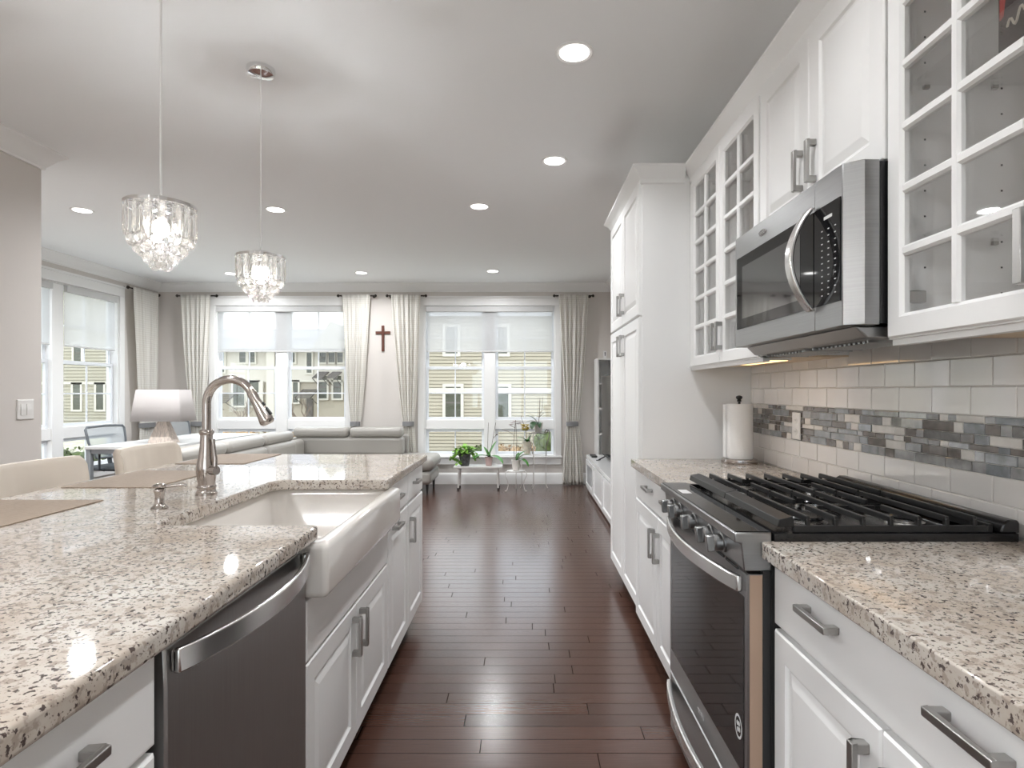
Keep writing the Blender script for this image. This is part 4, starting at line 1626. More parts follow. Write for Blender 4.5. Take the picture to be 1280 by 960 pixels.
# control fascia
mb = MB()
mb.prism([(0.585, 0.936), (0.497, 0.936), (0.497, 0.913), (0.512, 0.910), (0.520, 0.845), (0.585, 0.845)], 'Y', ya - 0.001, yb + 0.001)
mb.build('control_panel', M_steel, rg, bevel=0.003)
MB().box(0.502, 0.588, ya + 0.004, yb - 0.004, 0.9362, 0.9385).build('touch_panel', M_bglass, rg)
MB().box(0.515, 0.545, 1.92, 1.99, 0.9386, 0.9390).build('display', M_sticker, rg)
# knobs
for i, yk in enumerate((2.025, 1.938, 1.777, 1.626, 1.532)):
    M_ = Matrix.Translation((0.515, yk, 0.880)) @ Matrix.Rotation(R(-90 - 5), 4, 'Y')
    mb = MB(M_)
    mb.lathe([(0.026, 0.0), (0.026, 0.004), (0.0215, 0.006), (0.0215, 0.022), (0.017, 0.026)], (0, 0, 0), 28)
    kn = mb.build('knob', M_steel, rg, smooth=True, angle=35)
    mb = MB(M_)
    mb.prism([(-0.021, -0.009), (0.021, -0.009), (0.021, 0.009), (-0.021, 0.009)], 'Z', 0.022, 0.044)
    mb.build('grip', M_steel, kn, bevel=0.003)
mb = MB()
for k in range(7):
    y = ya + 0.03 + k * 0.102
    mb.box(0.5145, 0.5185, y, y + 0.085, 0.8405, 0.8452)
mb.build('vent_slot', M_dark, rg)
# oven door
mb = MB()
mb.rects  # noqa
M_ = fm(0.565, ya + 0.004, 0.262, -1)
wd, ht = yb - ya - 0.008, 0.836 - 0.262
mb = MB(M_)
mb.rects(wd, ht, [(0, 0), (0, 0.031), (0.003, 0.035)])
od = mb.build('oven_door', M_steel, rg, smooth=True, angle=20)
mb = MB(M_)
mb.rects(wd - 0.05, ht - 0.175, [(0, 0), (0, 0.0015), (0.001, 0.002)])
g_ = MB(fm(0.5302, ya + 0.004 + 0.022, 0.345, -1))
g_.rects(wd - 0.044, 0.775 - 0.345, [(0, 0), (0, 0.0012), (0.001, 0.0016)])
g_.build('oven_window', M_bglass, od)
MB().box(0.534, 0.564, ya + 0.0022, ya + 0.0038, 0.264, 0.834).build('door_edge', M_copper, od)
# sticker and badge
M_s = fm(0.5284, 1.458, 0.445, -1)
mb = MB(M_s)
n = 28
for (r0, r1) in ((0.0, 0.0), ):
    pass
ringv = []
for r_ in (0.019, 0.024):
    ringv.append([(r_ * math.cos(2 * PI * i / n), r_ * 1.25 * math.sin(2 * PI * i / n), 0.0006) for i in range(n)])
mb.loft(ringv, True, False, False)
for a in (0.6, 2.2, 3.7, 5.2):
    cx_, cz_ = 0.008 * math.cos(a), 0.010 * math.sin(a)
    mb.prism([(cx_ + 0.0052 * math.cos(2 * PI * k / 10), cz_ + 0.0062 * math.sin(2 * PI * k / 10)) for k in range(10)], 'Z', 0.0003, 0.0008)
mb.build('seal_sticker', M_sticker, od)
mb = MB()
pts = []
for k in range(30):
    a = k / 29
    pts.append((0.529, 1.80 - 0.06 * a, 0.305 + 0.006 * math.sin(a * 24)))
mb.tube(pts, 0.0014, 6)
mb.build('badge', M_silver, od, smooth=True)
# oven handle, bowed
mb = MB()
out_, in_ = [], []
for k in range(25):
    tt = k / 24
    y = ya + 0.03 + (yb - ya - 0.06) * tt
    bow = 0.042 * math.sin(PI * tt) ** 0.8
    out_.append((GX - 0.017 - bow, y))
    in_.append((GX - 0.002 - bow, y))
mb.prism(out_ + in_[::-1], 'Z', 0.785, 0.825)
mb.build('handle', M_lsteel, od, smooth=True, bevel=0.004)
# storage drawer
mb = MB(fm(0.565, ya + 0.004, 0.06, -1))
mb.rects(wd, 0.196, [(0, 0), (0, 0.030), (0.003, 0.034)])
sdw = mb.build('storage_drawer', M_steel, rg, smooth=True, angle=20)
mb = MB()
out_, in_ = [], []
for k in range(25):
    tt = k / 24
    y = ya + 0.02 + (yb - ya - 0.04) * tt
    bow = 0.038 * math.sin(PI * tt) ** 0.8
    out_.append((GX - 0.016 - bow, y))
    in_.append((GX - 0.0 - bow, y))
mb.prism(out_ + in_[::-1], 'Z', 0.195, 0.235)
mb.build('drawer_handle', M_lsteel, sdw, smooth=True, bevel=0.004)
# cooktop
mb = MB()
mb.loft([[(0.59, ya, 0.9055), (1.165, ya, 0.9055), (1.165, yb, 0.9055), (0.59, yb, 0.9055)],
         [(0.59, ya - 0.004, 0.918), (1.165, ya - 0.004, 0.918), (1.165, yb + 0.004, 0.918), (0.59, yb + 0.004, 0.918)],
         [(0.59, ya - 0.004, 0.934), (1.165, ya - 0.004, 0.934), (1.165, yb + 0.004, 0.934), (0.59, yb + 0.004, 0.934)],
         [(0.60, ya + 0.015, 0.934), (1.15, ya + 0.015, 0.934), (1.15, yb - 0.015, 0.934), (0.60, yb - 0.015, 0.934)],
         [(0.61, ya + 0.025, 0.924), (1.14, ya + 0.025, 0.924), (1.14, yb - 0.025, 0.924), (0.61, yb - 0.025, 0.924)]])
mb.build('cooktop', M_black, rg, smooth=True, angle=30)
mb = MB()
mb.prism([(1.125, 0.934), (1.132, 0.957), (1.145, 0.965), (1.168, 0.965), (1.172, 0.957), (1.172, 0.934)], 'Y', ya + 0.0, yb - 0.0)
mb.build('back_vent', M_black, rg, bevel=0.004)
for (bx_, by_, br) in ((0.735, 1.555, 0.048), (1.0, 1.555, 0.036), (0.735, 1.995, 0.04), (1.0, 1.995, 0.036), (0.87, 1.775, 0.042)):
    mb = MB()
    mb.lathe([(br + 0.012, 0), (br + 0.010, 0.006), (br - 0.004, 0.008), (br - 0.004, 0.014)], (bx_, by_, 0.924), 28)
    bu = mb.build('burner', M_lsteel, rg, smooth=True)
    MB().lathe([(br, 0.0142), (br + 0.001, 0.018), (br - 0.004, 0.022), (0.004, 0.023)], (bx_, by_, 0.924), 28).build('burner_cap', M_black, bu, smooth=True)


def grate(y0, y1):
    mb = MB()
    zt_ = 0.966
    # front guard plate, bevelled
    mb.prism([(0.600, 0.948), (0.604, 0.966), (0.636, 0.973), (0.640, 0.966), (0.640, 0.948)], 'Y', y0, y1)
    # side rails
    for y in (y0 + 0.006, y1 - 0.006):
        mb.bar((0.64, y, 0.943), (1.10, y, 0.943), 0.012, 0.016)
    mb.bar((1.105, y0, 0.945), (1.105, y1, 0.945), 0.012, 0.020)
    ym_ = (y0 + y1) / 2
    for k in range(7):
        x_ = 0.675 + k * 0.066
        z0_ = 0.94
        gap = 0.035 if k in (1, 4) else 0.0
        def bar_(a, b):
            # a finger with turned-down ends
            mb.bar((x_, a, zt_), (x_, b, zt_), 0.009, 0.014)
        if gap:
            bar_(y0 + 0.004, ym_ - gap)
            bar_(ym_ + gap, y1 - 0.004)
        else:
            bar_(y0 + 0.004, y1 - 0.004)
        for y in (y0 + 0.008, y1 - 0.008):
            mb.bar((x_, y, 0.945), (x_, y, zt_), 0.009, 0.012, up=(0, 1, 0))
    mb.bar((0.675, ym_, 0.958), (0.71, ym_, 0.958), 0.009, 0.014)
    mb.bar((0.785, ym_, 0.958), (0.94, ym_, 0.958), 0.009, 0.012)
    for y in (y0 + 0.012, y1 - 0.012):
        for x_ in (0.65, 1.095):
            mb.box(x_ - 0.008, x_ + 0.008, y - 0.006, y + 0.006, 0.934, 0.944)
    mb.build('grate', M_iron, rg, bevel=0.0015)


grate(ya + 0.004, 1.774)
grate(1.776, yb - 0.004)

# ---- paper towels
pt = thing('paper_towel_roll', 'white paper towel roll on its upright stand beside the pantry', 'paper towels', (1.065, 2.93, CT))
px_, py_ = 1.065, 2.93
MB().lathe([(0.085, 0), (0.087, 0.006), (0.085, 0.02), (0.078, 0.024)], (px_, py_, CT), 32).build('stand_base', M_chrome, pt, smooth=True)
MB().tube([(px_, py_, CT + 0.02), (px_, py_, CT + 0.305)], 0.006, 10).build('stand_rod', M_bplastic, pt, smooth=True)
mb = MB()
mb.lathe([(0.006, 0.303), (0.012, 0.306), (0.008, 0.312), (0.016, 0.322), (0.014, 0.330), (0.004, 0.334)], (px_, py_, CT), 18)
mb.build('knob', M_bplastic, pt, smooth=True)
mb = MB()
n = 40
rings = []
for (r, z) in ((0.020, 0.0245), (0.063, 0.0245), (0.0645, 0.03), (0.0645, 0.285), (0.063, 0.292), (0.020, 0.292), (0.020, 0.0245)):
    rings.append([(px_ + (r + (0.0012 if (r > 0.05 and i == 0) else 0)) * math.cos(2 * PI * i / n + 3.6), py_ + (r + (0.0012 if (r > 0.05 and i == 0) else 0)) * math.sin(2 * PI * i / n + 3.6), CT + z) for i in range(n)])
mb.loft(rings, True, False, False)
# loose sheet flap
mb.prism([(px_ - 0.0655, py_ + 0.0), (px_ - 0.069, py_ + 0.03), (px_ - 0.0705, py_ + 0.03), (px_ - 0.0668, py_ - 0.005)], 'Z', CT + 0.027, CT + 0.289)
mb.build('paper_roll', M_paper, pt, smooth=True)

# ================================================================== living room
# ---- sectional sofa
sf = thing('sectional_sofa', 'grey leather sectional sofa with adjustable headrests in the corner', 'sofa', (-2.4, 7.2, 0))
# back run (faces the viewer)
soft(sf, 'seat_base', -2.78, -1.13, 7.18, 7.90, 0.13, 0.29, M_leather, 0.05)
soft(sf, 'seat_cushion', -2.78, -1.955, 7.16, 7.58, 0.295, 0.46, M_leather, 0.06)
soft(sf, 'seat_cushion', -1.945, -1.10, 7.16, 7.88, 0.295, 0.46, M_leather, 0.07)
soft(sf, 'back_cushion', -2.97, -1.56, 7.60, 7.80, 0.44, 0.685, M_leather, 0.05)
for (a, b) in ((-2.97, -2.255), (-2.245, -1.56)):
    h_ = soft(sf, 'headrest', a + 0.005, b - 0.005, 7.57, 7.78, 0.68, 0.805, M_leather, 0.05)
soft(sf, 'back_frame', -2.95, -1.53, 7.81, 7.92, 0.14, 0.70, M_leather, 0.03)
# left run (faces right)
soft(sf, 'seat_base', -3.02, -2.2, 4.75, 7.17, 0.13, 0.29, M_leather, 0.05)
for (a, b) in ((4.75, 5.545), (5.555, 6.345), (6.355, 7.14)):
    soft(sf, 'seat_cushion', -2.72, -2.15, a, b, 0.295, 0.46, M_leather, 0.06)
    soft(sf, 'back_cushion', -2.92, -2.73, a, b, 0.44, 0.685, M_leather, 0.06)
    soft(sf, 'headrest', -2.99, -2.76, a + 0.005, b - 0.005, 0.675, 0.795, M_leather, 0.055)
soft(sf, 'back_frame', -3.05, -2.935, 4.75, 7.80, 0.14, 0.67, M_leather, 0.03)
soft(sf, 'corner_cushion', -2.925, -2.80, 7.16, 7.58, 0.295, 0.66, M_leather, 0.05)
for (x_, y_) in ((-1.19, 7.80), (-1.19, 7.28), (-2.3, 4.85), (-2.95, 4.85), (-2.3, 6.9), (-2.9, 7.8)):
    MB().tube([(x_, y_, 0), (x_, y_, 0.135)], [0.012, 0.02], 10).build('leg', M_bplastic, sf, smooth=True)

# ---- desk behind the sofa
DZ = 0.75
dk = thing('desk', 'long pale desk with grey metal legs behind the sofa', 'desk', (-3.72, 6.45, 0))
MB().box(-4.09, -3.33, 5.55, 7.33, DZ - 0.03, DZ).build('desktop', M_desk, dk, bevel=0.004)
for (x_, y_) in ((-4.06, 5.58), (-3.36, 5.58), (-4.06, 7.30), (-3.36, 7.30)):
    MB().box(x_ - 0.022, x_ + 0.022, y_ - 0.022, y_ + 0.022, 0, DZ - 0.031).build('leg', M_deskleg, dk, bevel=0.003)
mb = MB()
mb.box(-4.037, -3.383, 5.565, 5.595, DZ - 0.07, DZ - 0.032).box(-4.037, -3.383, 7.285, 7.315, DZ - 0.07, DZ - 0.032)
mb.box(-4.075, -4.045, 5.603, 7.277, DZ - 0.07, DZ - 0.032)
mb.build('apron_frame', M_deskleg, dk)
dk.rotation_euler = (0, 0, R(-3.2))

# ---- table lamp
lx, ly = -3.62, 5.95
lp = thing('table_lamp', 'table lamp with pale rectangular shade and pyramid base on the desk', 'lamp', (lx, ly, DZ))
mb = MB()
mb.loft([[(lx + s * a, ly + t_ * b, DZ + z) for (s, t_) in ((-1, -1), (1, -1), (1, 1), (-1, 1))] for (a, b, z) in ((0.12, 0.07, 0.0005), (0.12, 0.07, 0.012), (0.035, 0.03, 0.235), (0.03, 0.026, 0.24))])
mb.build('base', M_lbase, lp, bevel=0.003)
MB().lathe([(0.012, 0.24), (0.012, 0.265), (0.016, 0.268), (0.016, 0.30)], (lx, ly, DZ), 16).build('socket', M_nickel, lp, smooth=True)
mb = MB()
rings = []
for (a, b, z) in ((0.255, 0.15, 0.222), (0.215, 0.12, 0.535)):
    rings.append([(p[0], p[1], DZ + z) for p in rrect(lx - a, lx + a, ly - b, ly + b, 0.02, 4)])
mb.loft(rings, True, False, False)
o = mb.build('lamp_shade', M_lshade, lp, smooth=True, angle=80)
m_ = o.modifiers.new('card', 'SOLIDIFY')
m_.thickness = 0.003
mb = MB()
mb.bar((lx - 0.23, ly, DZ + 0.30), (lx + 0.23, ly, DZ + 0.30), 0.004, 0.004).bar((lx, ly - 0.138, DZ + 0.2995), (lx, ly + 0.138, DZ + 0.2995), 0.004, 0.004)
mb.build('shade_spider', M_nickel, lp)


# ---- office chairs
def office_chair(label, x, y, rz):
    t = thing('office_chair', label, 'office chair', (0, 0, 0), group='mesh office chairs at the desk')
    # faces +x
    fr = MB()
    pts = []
    for (u, z) in ((-0.17, 0.56), (-0.225, 0.72), (-0.235, 0.86), (-0.215, 0.885), (0, 0.895), (0.215, 0.885), (0.235, 0.86), (0.225, 0.72), (0.17, 0.56), (0, 0.55)):
        pts.append((-0.22 - (z - 0.55) * 0.22, u, z))
    fr.tube(pts, 0.013, 8, closed=True)
    fr.build('back_frame', M_chairf, t, smooth=True)
    pm_ = MB()
    pm_.add([(p[0] + 0.002, p[1], p[2]) for p in pts], [tuple(range(len(pts)))])
    pm_.build('back_mesh', M_mesh, t)
    mb = MB()
    mb.bar((-0.235, -0.2, 0.63), (-0.235, 0.2, 0.63), 0.02, 0.03)
    mb.tube([(-0.25, 0, 0.60), (-0.22, 0, 0.47), (-0.08, 0, 0.42)], 0.022, 10)
    mb.build('back_support', M_chaird, t, smooth=True)
    MB().box(-0.22, 0.25, -0.24, 0.24, 0.43, 0.49).build('seat', M_chaird, t, bevel=0.025, seg=3)
    for s in (-1, 1):
        mb = MB()
        mb.tube([(-0.05, s * 0.23, 0.44), (-0.05, s * 0.29, 0.46), (-0.05, s * 0.29, 0.62)], 0.012, 8)
        mb.box(-0.16, 0.10, s * 0.29 - 0.035, s * 0.29 + 0.035, 0.62, 0.645)
        mb.build('armrest', M_chaird, t, smooth=True)
    MB().tube([(0, 0, 0.09), (0, 0, 0.44)], [0.03, 0.025], 12).build('gas_column', M_chaird, t, smooth=True)
    for k in range(5):
        a = 2 * PI * k / 5
        lg = MB().bar((0, 0, 0.085), (0.27 * math.cos(a), 0.27 * math.sin(a), 0.07), 0.035, 0.025).build('leg', M_chaird, t, bevel=0.004)
        cx_, cy_ = 0.27 * math.cos(a), 0.27 * math.sin(a)
        MB(Matrix.Translation((cx_, cy_, 0.028)) @ Matrix.Rotation(a, 4, 'Z')).lathe([(0.028, -0.02), (0.028, 0.02)], (0, 0, 0), 16, axis='Y').build('caster', M_chaird, lg, smooth=True)
    t.location = (x, y, 0)
    t.rotation_euler = (0, 0, rz)
    return t


oc = office_chair('grey mesh office chair at the desk in front of the side window', -4.30, 6.42, R(-12))
dup(oc, (-4.18, 7.5, 0), R(-12), 'grey mesh office chair at the far end of the desk behind the lamp')

# ---- television, console, shelf
cn = thing('tv_console', 'long white media console under the television by the right wall', 'console', (0.98, 6.6, 0))
cx0, cx1, cy0_, cy1_ = 0.80, 1.16, 5.2, 7.6
mb = MB()
mb.box(cx0, cx1, cy0_, cy1_, 0.42, 0.455).box(cx0 + 0.01, cx1, cy0_ + 0.0, cy1_, 0.02, 0.05)
for y in (cy0_, 6.0, 6.8, cy1_ - 0.02):
    mb.box(cx0 + 0.01, cx1, y, y + 0.02, 0.05, 0.42)
mb.box(cx1 - 0.012, cx1, cy0_, cy1_, 0.05, 0.42)
mb.box(cx0 + 0.03, cx1 - 0.03, cy0_ + 0.05, cy1_ - 0.05, 0, 0.02)
mb.build('body', M_white, cn, bevel=0.002)
for (a, b) in ((5.23, 5.99), (6.03, 6.79)):
    mb = MB(fm(cx0 + 0.009, a, 0.06, -1))
    mb.rects(b - a, 0.35, [(0, 0), (0, 0.016), (0.04, 0.018), (0.05, 0.008), (0.06, 0.008)])
    mb.build('drawer', M_white, cn)
mb = MB(fm(cx0 + 0.009, 6.83, 0.06, -1))
rings = []
for (ins, w_) in ((0, 0), (0, 0.018), (0.05, 0.018), (0.05, 0.0)):
    rings.append([(ins, ins, w_), (0.75 - ins, ins, w_), (0.75 - ins, 0.35 - ins, w_), (ins, 0.35 - ins, w_)])
mb.loft(rings, True, False, False)
mb.build('open_frame', M_white, cn)
tv = thing('television', 'flat black television standing on the white console', 'television', (0.98, 6.35, 0.455))
MB().box(0.955, 0.99, 5.55, 7.25, 0.50, 1.46).build('case', M_bplastic, tv, bevel=0.006)
MB().box(0.9535, 0.955, 5.562, 7.238, 0.52, 1.448).build('screen', M_screen, tv)
for y in (5.8, 7.0):
    mb = MB()
    mb.tube([(0.97, y, 0.505), (0.88, y - 0.03, 0.4615)], 0.008, 8).tube([(0.97, y, 0.505), (1.06, y + 0.03, 0.4615)], 0.008, 8)
    mb.bar((0.85, y - 0.04, 0.4595), (0.90, y - 0.02, 0.4595), 0.016, 0.008)
    mb.build('foot', M_bplastic, tv, smooth=True)
sb = MB().box(0.83, 0.90, 7.26, 7.50, 0.4555, 0.475)
tag(sb.build('media_box', M_bplastic, bevel=0.003), 'slim black media box on the console before the television', 'media player')
sh = thing('bookshelf', 'narrow white open cube bookshelf in the corner behind the television', 'shelf', (1.07, 7.86, 0))
mb = MB()
a0, a1, b0, b1 = 0.955, 1.178, 7.70, 8.06
mb.box(a0, a0 + 0.02, b0, b1, 0, 1.70).box(a1 - 0.02, a1, b0, b1, 0, 1.70).box(a0 + 0.02, a1 - 0.02, b1 - 0.006, b1, 0, 1.70)
mb.build('frame', M_whitemat, sh)
for z in (0.02, 0.36, 0.70, 1.03, 1.36, 1.68):
    MB().box(a0 + 0.02, a1 - 0.02, b0 + 0.002, b1 - 0.006, z, z + 0.02).build('shelf_board', M_whitemat, sh)
cdn = thing('number_card', 'small white card with a black figure on top of the bookshelf', 'card', (1.07, 7.8, 1.70))
MB().box(1.045, 1.085, 7.79, 7.80, 1.70, 1.80).build('card', M_white, cdn)
mb = MB()
mb.box(1.062, 1.071, 7.7885, 7.79, 1.735, 1.785)
mb.prism([(1.055, 1.77), (1.064, 1.785), (1.064, 1.775)], 'Y', 7.7885, 7.79)
mb.build('figure', M_dark, cdn)


# ---- plants
def leaf(mb, base, az, el, ln, wd, droop, mi=0, n=8, fold=0.25):
    az, el = R(az), R(el)
    h = Vector((math.cos(az), math.sin(az), 0))
    p = Vector(base)
    e = el
    rows = []
    s = Vector((-math.sin(az), math.cos(az), 0))
    for k in range(n + 1):
        t_ = k / n
        ww = wd * (math.sin(PI * min(1, 0.10 + t_ * 0.9)) ** 0.7) * 0.5 if k < n else 0.001
        up = h * (-math.sin(e)) + Vector((0, 0, math.cos(e)))
        rows.append([p + s * ww + up * ww * fold, p, p - s * ww + up * ww * fold])
        d = h * math.cos(e) + Vector((0, 0, math.sin(e)))
        p = p + d * ln / n
        e -= R(droop) / n
    vs_ = [q for r_ in rows for q in r_]
    fs = []
    for k in range(n):
        for j in range(2):
            fs.append((k * 3 + j, k * 3 + j + 1, k * 3 + j + 4, k * 3 + j + 3))
    mb.add(vs_, fs, mi)


def pot(root, x, y, z, r0, r1, h, mat, name='pot'):
    mb = MB()
    mb.lathe([(r0, 0), (r1, h), (r1 + 0.006, h), (r1 + 0.006, h - 0.014), (r1 + 0.001, h - 0.016)][:2] + [(r1 + 0.005, h), (r1 + 0.005, h + 0.012), (r1 - 0.006, h + 0.012), (r1 - 0.010, h - 0.012)], (x, y, z), 24)
    mb.build(name, mat, root, smooth=True, angle=40)
    MB().lathe([(r1 - 0.011, h - 0.010), (0.004, h - 0.002)], (x, y, z), 16).build('soil', M_soil, root)


def pxz(px, py, Y):
    return ((px - 655) * Y / 740, 1.27 - (py - 489) * Y / 740)


# bench
YQ = 7.72
bx0, bz = pxz(568, 583, YQ)
bx1, _ = pxz(628, 583, YQ)
bn = thing('plant_bench', 'low white metal bench under the window carrying two plants', 'bench', ((bx0 + bx1) / 2, YQ, 0))
bz = 0.30
MB().prism(rrect(bx0, bx1, YQ - 0.13, YQ + 0.13, 0.015, 3), 'Z', bz - 0.022, bz).build('bench_top', M_wiron, bn, bevel=0.003)
for (x_, s) in ((bx0 + 0.07, -1), (bx1 - 0.06, 1)):
    for y_ in (YQ - 0.10, YQ + 0.10):
        MB().tube([(x_, y_, bz - 0.023), (x_ + s * 0.01, y_, 0.02)], 0.012, 8).build('leg', M_wiron, bn, smooth=True)
        MB().tube([(x_ + s * 0.01, y_, 0.0), (x_ + s * 0.01, y_, 0.025)], 0.014, 8).build('foot_cap', M_bplastic, bn, smooth=True)

# pothos
p1x = (581 - 655) * YQ / 740
p1 = thing('potted_pothos', 'lime green pothos in a charcoal pot on the white bench', 'potted plant', (p1x, YQ, bz))
pot(p1, p1x, YQ, bz, 0.055, 0.078, 0.145, M_potg)
mb = MB()
random.seed(3)
for k in range(95):
    a = random.uniform(0, 360)
    rr_ = random.uniform(0.0, 0.13)
    zz = bz + 0.15 + random.uniform(0.0, 0.10) * (1.1 - rr_ * 3)
    leaf(mb, (p1x + rr_ * math.cos(R(a)), YQ + rr_ * 0.8 * math.sin(R(a)), zz), a + random.uniform(-50, 50), random.uniform(-10, 55), random.uniform(0.055, 0.085), random.uniform(0.04, 0.058), random.uniform(40, 110), n=5)
for k in range(26):
    t_ = k / 25
    leaf(mb, (p1x - 0.11 - 0.03 * math.sin(t_ * 5) + random.uniform(-0.03, 0.03), YQ - 0.06 + random.uniform(-0.04, 0.04), bz + 0.17 - 0.14 * t_), random.uniform(0, 360), random.uniform(-50, 10), 0.055, 0.042, 40, n=4)
for k in range(10):
    leaf(mb, (p1x + 0.10 + random.uniform(-0.02, 0.05), YQ - 0.05, bz + 0.15 - 0.01 * k * 0.6), random.uniform(-60, 60), random.uniform(-40, 20), 0.07, 0.05, 50, n=4)
mb.build('foliage', M_leafA, p1, smooth=True, angle=180)
mb = MB()
for k in range(14):
    a = random.uniform(0, 2 * PI)
    mb.tube([(p1x + 0.02 * math.cos(a), YQ + 0.02 * math.sin(a), bz + 0.13), (p1x + 0.06 * math.cos(a), YQ + 0.06 * math.sin(a), bz + 0.19), (p1x + 0.11 * math.cos(a), YQ + 0.09 * math.sin(a), bz + 0.17)], 0.003, 6)
mb.build('stem', M_gstem, p1, smooth=True)

# pink-pot orchid
p2x = (611 - 655) * YQ / 740
p2 = thing('potted_orchid', 'orchid with broad leaves in a pink pot on the white bench', 'potted plant', (p2x, YQ, bz), group='orchids by the window')
pot(p2, p2x, YQ, bz, 0.038, 0.052, 0.10, M_potp)
mb = MB()
c_ = (p2x, YQ, bz + 0.115)
leaf(mb, c_, 212, 22, 0.25, 0.09, 60)
leaf(mb, c_, 328, 15, 0.26, 0.10, 80)
leaf(mb, c_, 20, 68, 0.24, 0.085, 15)
leaf(mb, c_, 140, 66, 0.16, 0.05, 30)
leaf(mb, c_, 270, 40, 0.12, 0.06, 60)
mb.build('leaf', M_leafB, p2, smooth=True, angle=180)
mb = MB()
mb.tube([(p2x - 0.01, YQ, bz + 0.11), (p2x - 0.015, YQ, bz + 0.30), (p2x - 0.005, YQ, bz + 0.56)], 0.003, 6)
mb.tube([(p2x + 0.01, YQ, bz + 0.11), (p2x + 0.05, YQ, bz + 0.33), (p2x + 0.09, YQ + 0.01, bz + 0.56)], 0.003, 6)
mb.tube([(p2x + 0.06, YQ, bz + 0.36), (p2x + 0.10, YQ, bz + 0.40)], 0.003, 6)
mb.ball((p2x + 0.105, YQ, bz + 0.405), 0.010, 8, 6)
mb.build('stem', M_stem, p2, smooth=True)


def iron_stand(name, label, x, y, r, h, parts_mat, scroll=True):
    t = thing(name, label, 'plant stand', (x, y, 0), group='iron plant stands')
    mb = MB()
    mb.lathe([(r, 0), (r, 0.008), (r - 0.008, 0.010), (r - 0.01, 0.004)], (x, y, h - 0.008), 28)
    mb.build('tray', parts_mat, t, smooth=True)
    for k in range(3):
        a = R(-90 + 60 + 120 * k)
        ca, sa = math.cos(a), math.sin(a)
        pts = []
        for (rr_, z) in ((r * 1.05, h + 0.0), (r * 1.32, h - 0.015), (r * 1.35, h - 0.06), (r * 1.08, h * 0.55), (r * 0.98, h * 0.3), (r * 1.1, 0.03), (r * 1.25, 0.006), (r * 1.38, 0.014)):
            pts.append((x + rr_ * ca, y + rr_ * sa, z))
        MB().tube(pts, 0.0055, 8).build('leg', parts_mat, t, smooth=True)
    return t


# low stand with small orchid
lsx = (645 - 655) * 7.55 / 740
iron_stand('plant_stand', 'low white iron plant stand holding the small orchid', lsx, 7.55, 0.115, 0.26, M_wiron)
p3 = thing('potted_orchid', 'small orchid in a white pot on the low iron stand', 'potted plant', (lsx, 7.55, 0.26), group='orchids by the window')
pot(p3, lsx, 7.55, 0.262, 0.04, 0.055, 0.12, M_potw)
mb = MB()
c_ = (lsx + 0.005, 7.55, 0.262 + 0.125)
leaf(mb, c_, 350, 50, 0.20, 0.085, 60)
leaf(mb, c_, 20, 62, 0.19, 0.08, 50)
leaf(mb, c_, 325, 25, 0.23, 0.075, 105)
leaf(mb, c_, 60, 70, 0.12, 0.045, 30)
mb.build('leaf', M_leafB, p3, smooth=True, angle=180)
mb = MB()
mb.tube([(lsx - 0.02, 7.55, 0.38), (lsx - 0.03, 7.55, 0.60), (lsx - 0.01, 7.56, 0.86)], 0.0035, 6)
mb.tube([(lsx - 0.005, 7.55, 0.38), (lsx + 0.01, 7.55, 0.62), (lsx - 0.005, 7.55, 0.90)], 0.0035, 6)
mb.tube([(lsx - 0.02, 7.55, 0.70), (lsx - 0.10, 7.55, 0.76), (lsx - 0.18, 7.55, 0.78)], 0.003, 6)
mb.tube([(lsx - 0.01, 7.55, 0.80), (lsx - 0.08, 7.55, 0.84)], 0.003, 6)
mb.build('stem', M_stem, p3, smooth=True)
mb = MB()
for (dx, dz) in ((-0.04, 0.86), (-0.01, 0.88), (0.03, 0.85), (0.05, 0.87), (-0.06, 0.84)):
    for q in range(5):
        leaf(mb, (lsx + dx, 7.53, dz), q * 72, 20, 0.042, 0.034, 30, n=4)
mb.build('flower', M_mauve, p3, smooth=True, angle=180)

# tall stand with two tiers
tsx, tsy = (678 - 655) * 7.72 / 740, 7.74
ts = thing('tiered_plant_stand', 'tall grey iron plant stand with two tiers beside the window', 'plant stand', (tsx, tsy, 0), group='iron plant stands')
zt2 = 1.27 - (541 - 489) * 7.72 / 740
zt1 = 1.27 - (567.5 - 489) * 7.72 / 740
t1x = (659 - 655) * 7.70 / 740
t2x = (672 - 655) * 7.74 / 740
MB().lathe([(0.095, 0), (0.095, 0.006), (0.085, 0.008), (0.08, 0.003)], (t2x, tsy, zt2 - 0.006), 28).build('upper_tray', M_giron, ts, smooth=True)
MB().lathe([(0.075, 0), (0.075, 0.006), (0.065, 0.008), (0.06, 0.003)], (t1x, tsy, zt1 - 0.006), 28).build('lower_tray', M_wiron, ts, smooth=True)
mb = MB()
mb.tube([(t2x + 0.085, tsy, zt2), (t2x + 0.12, tsy, zt2 + 0.045), (t2x + 0.155, tsy, zt2 + 0.02), (t2x + 0.15, tsy, zt2 - 0.06), (t2x + 0.115, tsy, zt2 - 0.17), (t2x + 0.11, tsy, zt2 - 0.30)], 0.006, 8)
sc = []
for k in range(14):
    a = k / 13 * 2 * PI * 1.1
    sc.append((t2x + 0.115 + 0.022 * math.cos(a) * (1 - k / 30), tsy, zt2 + 0.018 + 0.022 * math.sin(a) * (1 - k / 30)))
mb.tube(sc, 0.004, 6)
mb.tube([(t2x - 0.09, tsy, zt2 - 0.002), (t2x - 0.115, tsy, zt2 - 0.03), (t2x - 0.10, tsy, zt2 - 0.13), (t1x + 0.07, tsy, zt1)], 0.005, 8)
mb.tube([(t2x - 0.04, tsy - 0.085, zt2 - 0.003), (t2x + 0.02, tsy - 0.10, zt2 - 0.08), (t2x + 0.08, tsy - 0.07, zt2 - 0.05)], 0.0035, 6)
